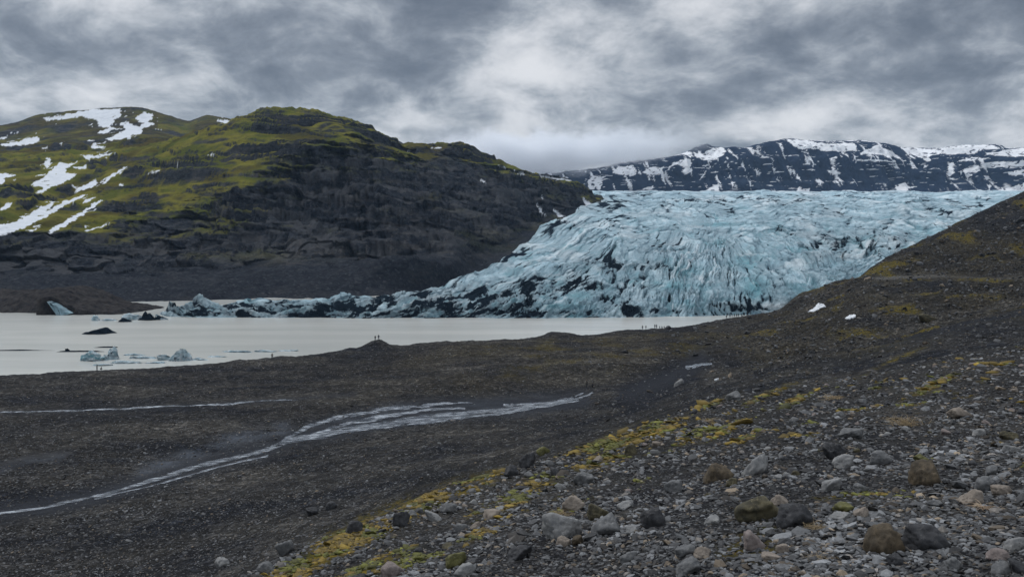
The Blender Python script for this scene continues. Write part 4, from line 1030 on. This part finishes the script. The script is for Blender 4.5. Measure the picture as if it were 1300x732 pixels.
# ------------------------------------------------------------------ old snow on the near slopes
M_SNOW = mat_plain('old_snow', (.42, .45, .49), (.62, .65, .68), .8, .8, .4, .2)
def snow_patch(poly, trange, lab):
    a = np.array(poly); u1 = np.arange(a[:, 0].min() - 2, a[:, 0].max() + 2, .5); t1 = np.linspace(*trange, 300)
    y, v = GL.grid(u1, t1); uu = np.broadcast_to(u1, y.shape); tt = np.broadcast_to(t1[:, None], y.shape)
    x, _, z = to_xyz(uu, y, v); z = z + ground_disp(uu, y, v, tt); vv = VH - z / y * F
    keep = polymask(uu, vv, [poly], .5, 5, 140) > .5
    if keep.sum() < 12: return
    o = grid_mesh('snow_patch', x, y, z + .12, M_SNOW, None, keep, None)
    so_ = o.modifiers.new('depth', 'SOLIDIFY'); so_.thickness = .35; so_.offset = 0
    o['label'] = lab; o['category'] = 'snow patch'; o['group'] = 'snow patches on the near slopes'
snow_patch([(1024, 397), (1033, 391), (1039, 385), (1046, 386), (1049, 390), (1043, 391), (1036, 396)], (8.2, 9.98), 'thin hooked snow patch under the ridge by the glacier')
snow_patch([(1071, 406), (1078, 400), (1087, 399), (1086, 404), (1079, 406)], (7.8, 9.98), 'small white snow patch below the hooked one')
snow_patch([(903, 482), (913, 475), (924, 472), (937, 470), (930, 475), (917, 478), (909, 484)], (4.6, 6.2), 'long old snow patch on the rim of the gully')

# ------------------------------------------------------------------ drifting ice
def water_at(u, v):
    y = LAKE * F / (VH - v); return np.array([(u - UC) / F * y, y, LAKE])
def ice_block(name, u, v, w, h, lab, cat, group, seed, ashk=.2, bluek=.3, power=12, peak=0.0, depth=.7, sub=5, parent=None, dirty=0.0, sink=.25, lobes=None):
    g = water_at(u, v); s = g[1] / F; W, H = w * s, h * s
    p, f = rock_shape(sub, seed, power * 1.6, 12, .17, 1.9)
    ext = p.max(0) - p.min(0); p = (p - (p.max(0) + p.min(0)) / 2) / ext
    p[:, 2] = np.where(p[:, 2] > 0, p[:, 2] * (1 + peak * (1 - np.clip(np.abs(p[:, 0] - .12) * 2.2, 0, 1))), p[:, 2])
    p = p * np.array([W, W * depth, H * (1.5 + sink)])
    p[:, 2] += H * .5 * n3(p / W, 4.5, seed + 3, 4) * .7
    p[:, 2] -= p[:, 2].max() - H
    q = p / s
    band = fbm(q[:, 0] / 9 + q[:, 2] / 4, q[:, 2] / 3 + q[:, 1] / 20, 4, .6, seed)
    ash_ = np.clip(dirty + ashk * (.45 + 3.0 * band), 0, 1)
    blu_ = np.clip(bluek * (.6 + 2 * fbm(q[:, 0] / 12, q[:, 2] / 7, 3, .6, seed + 9)), 0, 1)
    o = mesh_obj(name, p, f, M_ICE, dict(ash=ash_ * (.55 if dirty < .4 else 1), blue=blu_, pale=np.zeros(len(p)), tone=np.clip(.42 + .9 * fbm(q[:, 0] / 5, q[:, 2] / 4 + q[:, 1] / 6, 3, .6, seed + 2), 0, 1), grime=np.clip(dirty + ashk * (.5 + 2.2 * band), 0, 1), dark_teal=np.clip(1.2 * ashk * np.maximum(band, 0) * 2, 0, 1)), None)
    o.location = (g[0], g[1] + W * depth * .5 * .6, g[2])
    o['label'] = lab; o['category'] = cat
    if group: o['group'] = group
    return o
GI = 'icebergs stranded near the shore'
ice_block('iceberg', 117, 458, 34, 13.5, 'bright blue-white iceberg with a rounded lobe, broadest by the shore', 'iceberg', GI, 31, .22, .75, 10)
ice_block('iceberg', 138, 456, 25, 17, 'striped iceberg dome with dark dirt bands against the blue-white one', 'iceberg', GI, 32, .62, .3, 11)
ice_block('iceberg', 226, 458, 34, 15.5, 'grey pointed iceberg with a dark undercut side', 'iceberg', GI, 33, .62, .1, 14, .9)
ice_block('iceberg', 207, 457, 18, 7, 'low grey iceberg shelf joined to the pointed one', 'iceberg', GI, 34, .55, .1, 12)
GF = 'flat ice floes at the near shore'
for k, (u, v, w, h, lab, ak) in enumerate([
  (158, 461, 44, 3.2, 'dirt striped floe in front of the striped iceberg', .42), (128, 464, 30, 2.2, 'pale blue floe below the blue-white iceberg', .05), (182, 455, 38, 3.2, 'grey rippled floe midway between the two large icebergs', .40),
  (170, 451, 30, 2.4, 'thin grey floe behind the midway floe', .38), (195, 461, 30, 2, 'white thin floe before the grey pointed iceberg', .12), (252, 457, 34, 3.2, 'dark ribbed floe just past the grey pointed iceberg', .48),
  (275, 453, 26, 1.6, 'pale curved floe at the end of the ribbed one', .12), (300, 447, 44, 2.4, 'long bluish floe lying offshore', .25), (336, 446.5, 30, 2.2, 'short broken floe at the tip of the long bluish one', .4), (366, 445.5, 26, 1.6, 'thin grey sliver of ice farthest along the shore', .35)]):
    ice_block('ice_floe', u, v, w, h, lab, 'ice floe', GF, 50 + k, ak, .15, 9, 0, .35, 4, sink=.6)
GD = 'dirty ice drifting in the lake'
ice_block('ash_covered_ice', 118, 424, 72, 7.5, 'long black ash mound of ice alone in mid lake', 'dirty ice', GD, 71, .2, 0, 5, 2.2, .4, 5, dirty=.8)
ice_block('ash_covered_ice', 30, 445, 90, 1.2, 'long thin black streak of dirty ice at the picture edge', 'dirty ice', GD, 72, .2, 0, 6, 0, .12, 4, dirty=.75, sink=1)
ice_block('ash_covered_ice', 100, 446.5, 66, 1.6, 'dark thin floe of dirty ice offshore of the blue-white iceberg', 'dirty ice', GD, 73, .2, 0, 6, 0, .12, 4, dirty=.75, sink=1)
ice_block('ash_covered_ice', 132, 441, 36, 1.5, 'short dark floe of dirty ice behind the striped iceberg', 'dirty ice', GD, 74, .2, 0, 6, 0, .15, 4, dirty=.75, sink=1)
ice_block('ash_covered_ice', 85, 445.5, 6, 3.4, 'small black lump of dirty ice on the dark thin floe', 'dirty ice', GD, 75, .2, 0, 7, 0, .8, 3, dirty=.9)
GS = 'small icebergs before the glacier tongue'
ice_block('iceberg', 121, 407, 14, 7.5, 'little white ice spike farthest from the glacier tongue', 'iceberg', GS, 81, .25, .15, 14, .5, .6, 4)
ice_block('iceberg', 138, 407, 26, 2.5, 'flat grey ice shelf behind the little white spike', 'iceberg', GS, 82, .4, .05, 9, 0, .5, 4)
ice_block('iceberg', 164, 406, 28, 8.5, 'smooth grey ice dome between spike and black dome', 'iceberg', GS, 83, .35, .05, 6, 0, .7, 4, dirty=.15)
ice_block('iceberg', 184, 406.5, 22, 11.5, 'black dirt-covered ice dome near the glacier tongue', 'iceberg', GS, 84, .2, 0, 8, .1, .7, 4, dirty=.85)
ice_block('iceberg', 158, 408.5, 20, 5, 'low black ice hump in front of the grey dome', 'iceberg', GS, 85, .2, 0, 7, 0, .6, 4, dirty=.85)
ice_block('iceberg', 203, 406, 18, 5.5, 'dark broken ice heap touching the end of the glacier tongue', 'iceberg', GS, 86, .4, .1, 12, 0, .7, 4, dirty=.45)

# dirt-covered dead ice with its bare ice face
def dead_ice():
    m, t = new_mat('dirt_on_ice')
    P = t.geo().outputs['Position']; n = t.noise(P, .25, 6, .65); n2 = t.noise(P, 1.5, 5, .7)
    c = t.mix(t.ss(n, .3, .7), (.015, .015, .017), (.052, .048, .047)); c = t.mix(t.math('MULTIPLY', t.ss(n2, .55, .75), .6), c, (.075, .075, .08))
    t.out(c, 1.0, t.bump(t.math('ADD', t.math('MULTIPLY', n2, .5), t.math('MULTIPLY', n, 3.0)), .9, 1.0), .04)
    u1 = np.linspace(-420, 182, 420); k1 = np.linspace(0, 1, 110)
    top = pchip([-420, -150, 0, 40, 70, 85, 100, 120, 140, 160, 174, 182], np.array([362, 366, 369, 367, 365, 364.5, 370, 377, 383.5, 386.5, 391, 400.]), u1)
    uu = np.broadcast_to(u1, (110, 420)); kk_ = np.broadcast_to(k1[:, None], uu.shape)
    yf = 476 + 6 * fbm(u1 / 30, u1 * 0, 4, .5, 150) + 8 * sstep(40, -60, u1) - 7 * sstep(66, 76, u1)
    y = yf[None] - 1 + 95 * kk_ ** 1.35
    steepf = sstep(60, 72, uu)
    prof = lerp(sstep(0, .45, kk_), sstep(0, .07, kk_) * .8 + .2 * sstep(.05, .4, kk_), steepf) * (1 - sstep(.62, 1, kk_) * .9)
    yt = 520.
    ztop = (VH - top) / F * yt
    z = -37 + (ztop[None] + 37) * prof
    x = (uu - UC) / F * 490
    z = z + prof * (2.2 * fbm(x / 10, y / 8, 5, .62, 151) + 1.6 * fbm(x / 30, y / 30, 3, .5, 152) + 1.2 * (ridged(x / 14, y / 9, 4, .55, 153) - .6))
    # a dark cleft running down behind the crest
    o = grid_mesh('debris_covered_ice', x, y, z, m, None, None, None)
    o['label'] = 'low brown bank of dirt-covered ice with black cliff front beside the lake'; o['category'] = 'dead ice'
    g = water_at(88, 398); s = g[1] / F
    tri = [(-15, 0, 17), (-2, -1.5, 0), (3, -2, -1), (14, 0, 2), (8, 1, 5), (-4, 1, 12)]
    P0 = np.array([(a * s, b * s - 1.5, c_ * s) for a, b, c_ in tri]); P1 = P0 + np.array([0, 6, 0])
    bm = bmesh.new(); v0 = [bm.verts.new(p) for p in P0]; v1 = [bm.verts.new(p) for p in P1]
    bm.faces.new(v0); bm.faces.new(list(reversed(v1)))
    for i in range(6): bm.faces.new([v0[i - 1], v1[i - 1], v1[i], v0[i]])
    bmesh.ops.triangulate(bm, faces=bm.faces); bmesh.ops.subdivide_edges(bm, edges=bm.edges, cuts=4, use_grid_fill=True)
    bmesh.ops.recalc_face_normals(bm, faces=bm.faces)
    for v in bm.verts: v.co += Vector((0, .35 * float(perlin(v.co.x, v.co.z, 3)), .2 * float(perlin(v.co.x * 1.3, v.co.y, 4))))
    me = bpy.data.meshes.new('ice_face'); bm.to_mesh(me); bm.free()
    xs = np.array([v.co[:] for v in me.vertices])
    for nm, val in (('ash', np.clip(.25 + 1.0 * fbm(xs[:, 0] * .9 + xs[:, 2] * .5, xs[:, 2] * .3, 3, .6, 155), 0, .6)), ('blue', np.full(len(xs), .15)), ('pale', np.zeros(len(xs))), ('tone', np.full(len(xs), .45)), ('grime', np.clip(.35 + fbm(xs[:, 0] * 1.2 + xs[:, 2] * .5, xs[:, 2] * .3, 3, .6, 156), 0, .8))):
        at = me.attributes.new(nm, 'FLOAT', 'POINT'); at.data.foreach_set('value', val.astype(np.float32))
    me.materials.append(M_ICE)
    f = bpy.data.objects.new('ice_face', me); COL.objects.link(f); f.location = (g[0], g[1] - 9.5, LAKE); f.parent = o
    f['label'] = 'bare pale ice wedge in the dark bank'
dead_ice()

# ------------------------------------------------------------------ people
def person_materials():
    skin = mat_plain('skin', (.30, .19, .14), (.36, .23, .17), 20)
    return skin
M_SKIN = person_materials()
def cloth(n, c): return mat_plain(n, tuple(x * .8 for x in c), c, 12, .9, .2, .01)
CL = dict(black=cloth('black_jacket', (.012, .012, .014)), navy=cloth('navy_jacket', (.012, .018, .045)), red=cloth('red_jacket', (.16, .018, .016)), grey=cloth('grey_jacket', (.07, .07, .075)),
          jeans=cloth('dark_trousers', (.015, .018, .026)), brown=cloth('brown_jacket', (.05, .032, .02)), hair=cloth('dark_hair', (.012, .009, .007)))
def person(loc, yaw, jacket, lab, group, pose='stand', H=1.73, seed=0):
    r = np.random.default_rng(seed)
    J = {'pelvis': (0, 0, .53), 'waist': (0, 0, .60), 'chest': (0, .005, .74), 'neck': (0, 0, .845), 'jaw': (0, .012, .885), 'head': (0, .008, .94), 'crown': (0, 0, .985)}
    st = .045 if pose != 'walk' else .03
    for s, n in ((-1, 'l'), (1, 'r')):
        fwd = (.11 * s if pose == 'walk' else r.uniform(-.01, .02))
        J['hip' + n] = (s * .055, 0, .505); J['knee' + n] = (s * (.055 + st * .3), fwd * .55 + .012, .28); J['ankle' + n] = (s * (.055 + st * .5), fwd, .045); J['toe' + n] = (s * (.065 + st * .5), fwd + .085, .015)
        J['sh' + n] = (s * .115, 0, .805); J['elbow' + n] = (s * .15, -.02 - fwd * .3, .64); J['wrist' + n] = (s * .14, .03 - fwd * .6, .505); J['hand' + n] = (s * .135, .045 - fwd * .6, .45)
    if pose == 'photo':
        for s, n in ((-1, 'l'), (1, 'r')): J['elbow' + n] = (s * .15, .06, .70); J['wrist' + n] = (s * .06, .14, .84); J['hand' + n] = (s * .03, .16, .87)
    if pose == 'crouch':
        for k_ in list(J):
            x, y, z = J[k_]
            if k_ in ('pelvis',): J[k_] = (0, -.10, .20)
            elif k_ in ('waist',): J[k_] = (0, -.07, .27)
            elif k_ in ('chest',): J[k_] = (0, .0, .39)
            elif k_ in ('neck', 'jaw', 'head', 'crown'): J[k_] = (0, .04 + (z - .845) * .5, .475 + (z - .845))
            elif k_.startswith('hip'): J[k_] = (x, -.09, .19)
            elif k_.startswith('knee'): J[k_] = (x * 1.4, .10, .26)
            elif k_.startswith('sh'): J[k_] = (x, .02, .44)
            elif k_.startswith('elbow'): J[k_] = (x, .10, .30)
            elif k_.startswith('wrist'): J[k_] = (x * .7, .19, .24)
            elif k_.startswith('hand'): J[k_] = (x * .6, .22, .20)
    rad = dict(pelvis=(.095, .07), waist=(.085, .062), chest=(.105, .07), neck=(.034, .034), jaw=(.042, .048), head=(.048, .058), crown=(.036, .042))
    E = [('pelvis', 'waist'), ('waist', 'chest'), ('chest', 'neck'), ('neck', 'jaw'), ('jaw', 'head'), ('head', 'crown')]
    for n in 'lr':
        rad.update({'hip' + n: (.056, .06), 'knee' + n: (.040, .042), 'ankle' + n: (.027, .03), 'toe' + n: (.022, .018), 'sh' + n: (.042, .042), 'elbow' + n: (.031, .031), 'wrist' + n: (.021, .021), 'hand' + n: (.020, .014)})
        E += [('pelvis', 'hip' + n), ('hip' + n, 'knee' + n), ('knee' + n, 'ankle' + n), ('ankle' + n, 'toe' + n), ('chest', 'sh' + n), ('sh' + n, 'elbow' + n), ('elbow' + n, 'wrist' + n), ('wrist' + n, 'hand' + n)]
    names = list(J); me = bpy.data.meshes.new('person')
    me.from_pydata([tuple(c * H for c in J[k]) for k in names], [(names.index(a), names.index(b)) for a, b in E], [])
    o = bpy.data.objects.new('person', me); COL.objects.link(o)
    sk = o.modifiers.new('skin', 'SKIN'); sk.branch_smoothing = .4; o.modifiers.new('sub', 'SUBSURF').levels = 2
    if not me.skin_vertices: 
        bpy.context.view_layer.objects.active = o
    for i, k in enumerate(names):
        sv = me.skin_vertices[0].data[i]; sv.radius = (rad[k][0] * H, rad[k][1] * H); sv.use_root = (k == 'pelvis')
    dg = bpy.context.evaluated_depsgraph_get(); dg.update()
    nm = bpy.data.meshes.new_from_object(o.evaluated_get(dg)); nm.name = 'person'
    o.modifiers.clear(); o.data = nm
    nm.materials.clear()
    for m in (CL[jacket], CL['jeans'], M_SKIN, CL['hair']): nm.materials.append(m)
    hipz, neckz, browz = J['pelvis'][2] * H, J['neck'][2] * H + .01, J['head'][2] * H + .01
    hands = [Vector(J['hand' + n]) * H for n in 'lr']
    for p in nm.polygons:
        c = p.center; p.use_smooth = True
        leg = c.z < hipz if pose != 'crouch' else (c.z < hipz + .02 or (c.y > -.05 and c.z < .30 * H and abs(c.x) < .12 * H))
        if any((c - h).length < .07 for h in hands): p.material_index = 2
        elif c.z > neckz: p.material_index = 3 if (c.z > browz or c.y < J['head'][1] * H - .01) else 2
        elif leg: p.material_index = 1
    o.location = loc; o.rotation_euler = (0, 0, yaw)
    o['label'] = lab; o['category'] = 'person'
    if group: o['group'] = group
    return o
def edge_point(u):
    j = int(np.argmin(np.abs(U - u))); r0, r1 = np.searchsorted(T, 9.2), np.searchsorted(T, 10.6)
    i = r0 + int(np.argmin(GV[r0:r1, j])); return np.array([gx[i, j] + (u - U[j]) / F * gy[i, j], gy[i, j] - .4, gz[i - 1, j] - .02])
PEOPLE = [
 (476.6, None, 2.9, 'black', 'dark-clothed person standing on the shore mound, left one of the pair', 'the pair on the mound', 'stand'),
 (480.9, None, 3.4, 'navy', 'dark-clothed person standing on the shore mound, right one of the pair', 'the pair on the mound', 'stand'),
 (345.5, 455.5, .4, 'brown', 'lone person standing at the water edge by the long bluish floe', None, 'stand'),
 (124, None, -.5, 'black', 'person standing on the shore before the blue-white iceberg', 'the two by the blue-white iceberg', 'photo'),
 (129, None, -1.2, 'black', 'person crouching on the shore beside the blue-white iceberg', 'the two by the blue-white iceberg', 'crouch'),
 (815.5, None, .2, 'grey', 'tall dark-clothed person standing apart where the shore begins to rise', 'walkers along the shore', 'stand'),
 (819.8, None, .6, 'grey', 'dark-clothed person standing just behind the tall one on the shore', 'walkers along the shore', 'walk'),
 (831.2, None, .1, 'black', 'dark-clothed person first of the close pair on the shore', 'walkers along the shore', 'stand'),
 (833.4, None, .5, 'navy', 'dark-clothed person second of the close pair on the shore', 'walkers along the shore', 'stand'),
 (837.5, None, 1.6, 'grey', 'person crouching right after the close pair on the shore', 'walkers along the shore', 'crouch'),
 (840.3, None, 1.2, 'grey', 'dark-clothed person walking after the crouching one', 'walkers along the shore', 'crouch'),
 (843.2, None, 1.5, 'grey', 'dark-clothed person next to the dark shore rock', 'walkers along the shore', 'crouch'),
 (745, 491.5, 1.2, 'black', 'dark-clothed person standing at the head of the stream', 'the two at the stream', 'stand'),
 (752, 491.5, -1.0, 'black', 'person crouching at the head of the stream', 'the two at the stream', 'crouch'),
]
for k, u in enumerate([922, 926.5, 929.2, 932, 935, 937.2, 941, 944.5, 948, 952]):
    PEOPLE.append((u, None, k * .7, ['black', 'navy', 'black', 'grey', 'grey'][k % 5],
        ['dark-clothed person at the tail of the line of hikers', 'dark-clothed person second from the tail of the line', 'dark-clothed person third in the line of hikers', 'dark-clothed person low in the line of hikers', 'dark-clothed person midway in the line of hikers',
         'dark-clothed person just past the middle of the line', 'dark-clothed person above the middle of the line', 'dark-clothed person near the head of the line', 'dark-clothed person second from the head of the line', 'dark-clothed person leading the line up to the ice'][k],
        'hikers in line at the glacier foot', 'walk' if k % 2 else 'stand'))
for k, (u, v, yaw, j, lab, grp, pose) in enumerate(PEOPLE):
    g = edge_point(u) if v is None else ground_at(u, v, 5.0)
    person(tuple(g), yaw, j, lab, grp, pose, 1.68 + .12 * ((k * 37) % 10) / 10, k)

# ------------------------------------------------------------------ low cloud on the far crest and the air between
def box(name, lo, hi, mat):
    bm = bmesh.new(); bmesh.ops.create_cube(bm, size=1)
    for v in bm.verts: v.co = Vector([lo[i] + (v.co[i] + .5) * (hi[i] - lo[i]) for i in range(3)])
    me = bpy.data.meshes.new(name); bm.to_mesh(me); bm.free(); me.materials.append(mat)
    o = bpy.data.objects.new(name, me); COL.objects.link(o); o['kind'] = 'stuff'; return o
def vol_mat(name):
    m = bpy.data.materials.new(name); m.use_nodes = True; t = NT(m)
    v = t.node('ShaderNodeVolumePrincipled'); o = t.node('ShaderNodeOutputMaterial'); t.link(v.outputs[0], o.inputs['Volume'])
    return m, t, v
m, t, v = vol_mat('air'); v.inputs['Color'].default_value = (.48, .70, 1, 1); v.inputs['Density'].default_value = HAZE; v.inputs['Anisotropy'].default_value = .2
box('haze', (-3300, -60, -75), (5600, 5600, 640), m)
m, t, v = vol_mat('crest_cloud'); v.inputs['Color'].default_value = (.95, .97, 1, 1)
P = t.geo().outputs['Position']; sp = t.node('ShaderNodeSeparateXYZ'); t.link(P, sp.inputs[0])
n = t.noise(t.map(P, (1, 1, 1.6)), .0062, 8, .66)
zz = t.math('ADD', sp.outputs[2], t.math('MULTIPLY', t.math('SUBTRACT', n, .5), 300.0))
zz = t.math('SUBTRACT', zz, t.math('MULTIPLY', t.math('MAXIMUM', t.math('SUBTRACT', sp.outputs[0], 300.0), 0.0), .17))
bot = t.ss(zz, 350.0, 450.0)
ends = t.math('MULTIPLY', t.ss(sp.outputs[0], -450.0, 0.0), t.math('SUBTRACT', 1.0, t.ss(sp.outputs[0], 640.0, 930.0)))
tops = t.math('SUBTRACT', 1.0, t.ss(t.math('ADD', sp.outputs[2], t.math('MULTIPLY', n, 320.0)), 580.0, 690.0))
dn = t.math('MULTIPLY', t.math('MULTIPLY', bot, ends), tops)
t.link(t.math('MULTIPLY', dn, .022), v.inputs['Density'])
box('low_cloud', (-480, 3720, 270), (960, 4200, 620), m)  # volume of low cloud over the far peaks, inside the haze
#--OBJ-END

# ------------------------------------------------------------------ camera
cam = bpy.data.cameras.new('camera'); co = bpy.data.objects.new('camera', cam); COL.objects.link(co)
cam.sensor_width = 36; cam.lens = F / 1300 * 36; cam.shift_y = -(366 - VH) / 1300
cam.clip_start = .1; cam.clip_end = 30000
co.rotation_euler = (math.pi / 2, 0, 0)
sc.camera = co

# ------------------------------------------------------------------ sky
SUN_EL, SUN_AZ = math.radians(54), math.radians(-52)   # the bright part of the overcast is ahead, over the ice
def build_world():
    w = bpy.data.worlds.new('World'); sc.world = w; w.use_nodes = True
    t = NT(w)
    tc = t.node('ShaderNodeTexCoord'); D = tc.outputs['Generated']
    nrm = t.node('ShaderNodeVectorMath', operation='NORMALIZE'); t.link(D, nrm.inputs[0]); D = nrm.outputs[0]
    sep = t.node('ShaderNodeSeparateXYZ'); t.link(D, sep.inputs[0])
    x, y, z = sep.outputs
    zc = t.math('MAXIMUM', z, 0.0)
    k = t.math('DIVIDE', 1.0, t.math('ADD', zc, .40))
    cmb = t.node('ShaderNodeCombineXYZ'); t.link(t.math('MULTIPLY', x, k), cmb.inputs[0]); t.link(t.math('MULTIPLY', y, k), cmb.inputs[1])
    Pq = cmb.outputs[0]
    def dens(loc):
        p = t.map(Pq, (1, 1, 1), loc)
        n1 = t.noise(p, 2.3, 13, .56, .25)
        n2 = t.noise(p, 6.5, 14, .62, .35)
        b = t.math('ABSOLUTE', t.math('SUBTRACT', t.noise(t.map(p, (1, 1, 1), (7, 3, 0)), 3.0, 10, .56, .3), .5))
        return t.math('ADD', t.math('ADD', t.math('MULTIPLY', n1, .60), t.math('MULTIPLY', n2, .40)), t.math('MULTIPLY', t.math('SUBTRACT', b, .09), .5))
    d0 = dens((4.3, 1.7, 0)); d1 = dens((4.3 + .01, 1.7 - .05, 0))
    rel = t.math('SUBTRACT', d0, d1)
    # big dark and bright banks of the overcast
    def bank(u, v, rx, ry):
        dv = Vector(((u - UC) / F, 1, (VH - v) / F)).normalized()
        s = t.node('ShaderNodeVectorMath', operation='SUBTRACT'); t.link(D, s.inputs[0]); s.inputs[1].default_value = dv
        m = t.node('ShaderNodeVectorMath', operation='MULTIPLY'); t.link(s.outputs[0], m.inputs[0]); m.inputs[1].default_value = (F / rx, F / rx, F / ry)
        l = t.node('ShaderNodeVectorMath', operation='DOT_PRODUCT'); t.link(m.outputs[0], l.inputs[0]); t.link(m.outputs[0], l.inputs[1])
        return t.math('EXPONENT', t.math('MULTIPLY', l.outputs['Value'], -1.0))
    tot = None
    for u, v, rx, ry, s in [(130, 45, 190, 45, -.17), (590, 8, 60, 24, -.16), (770, 15, 80, 25, -.08), (1110, 50, 170, 50, -.13), (1260, 110, 110, 50, -.12), (830, 135, 170, 28, -.10), (330, 40, 120, 26, -.06), (470, 40, 60, 18, -.06),
                            (660, 90, 90, 35, .14), (690, 40, 60, 30, .07), (420, 60, 70, 18, .07), (110, 100, 150, 18, .07), (980, 155, 90, 18, .12), (700, 165, 60, 18, .08), (250, 105, 120, 30, .03), (560, 150, 120, 40, .07), (900, 30, 60, 20, .06), (1240, 60, 40, 16, .05)]:
        b = t.math('MULTIPLY', bank(u, v, rx, ry), s)
        tot = b if tot is None else t.math('ADD', tot, b)
    # overcast: brighter overhead than low down
    f = t.math('ADD', t.math('MULTIPLY', t.math('SUBTRACT', .5, d0), 2.05), t.math('MULTIPLY', rel, 2.2))
    f = t.math('ADD', t.math('ADD', f, t.math('MULTIPLY', tot, 1.2)), .475)
    f = t.ss(f, .12, .90)
    ramp = t.node('ShaderNodeValToRGB'); t.link(f, ramp.inputs[0])
    e = ramp.color_ramp.elements
    e[0].position = 0.0; e[0].color = (.105, .122, .150, 1)
    e[1].position = 1.0; e[1].color = (.66, .665, .68, 1)
    for pos, c in ((.25, (.188, .21, .242, 1)), (.5, (.322, .346, .378, 1)), (.75, (.50, .515, .54, 1))):
        q = e.new(pos); q.color = c
    over = t.math('ADD', 1.0, t.math('MULTIPLY', t.ss(z, .24, .75), 1.35))
    cc = t.node('ShaderNodeVectorMath', operation='SCALE'); t.link(ramp.outputs[0], cc.inputs[0]); t.link(over, cc.inputs[3])
    sc10 = t.node('ShaderNodeVectorMath', operation='SCALE'); t.link(cc.outputs[0], sc10.inputs[0]); sc10.inputs[3].default_value = 10.0
    sky = t.node('ShaderNodeTexSky', sky_type='NISHITA'); sky.sun_disc = False
    sky.sun_elevation = SUN_EL; sky.sun_rotation = SUN_AZ
    col = t.mix(.93, sky.outputs[0], sc10.outputs[0])
    bg = t.node('ShaderNodeBackground'); t.link(col, bg.inputs[0]); bg.inputs[1].default_value = .1
    o = t.node('ShaderNodeOutputWorld'); t.link(bg.outputs[0], o.inputs[0])
build_world()
sun = bpy.data.lights.new('sun', 'SUN'); so = bpy.data.objects.new('sun', sun); COL.objects.link(so)
sun.energy = 1.5; sun.angle = math.radians(12); sun.color = (1, .98, .96)
dirv = Vector((math.sin(SUN_AZ) * math.cos(SUN_EL), math.cos(SUN_AZ) * math.cos(SUN_EL), math.sin(SUN_EL)))
so.rotation_euler = dirv.to_track_quat('Z', 'Y').to_euler()

sc.cycles.volume_bounces = 6; sc.cycles.max_bounces = 12
vs = sc.view_settings
vs.view_transform = 'Standard'; vs.look = 'None'; vs.gamma = 1; vs.exposure = 0.25; vs.use_curve_mapping = False
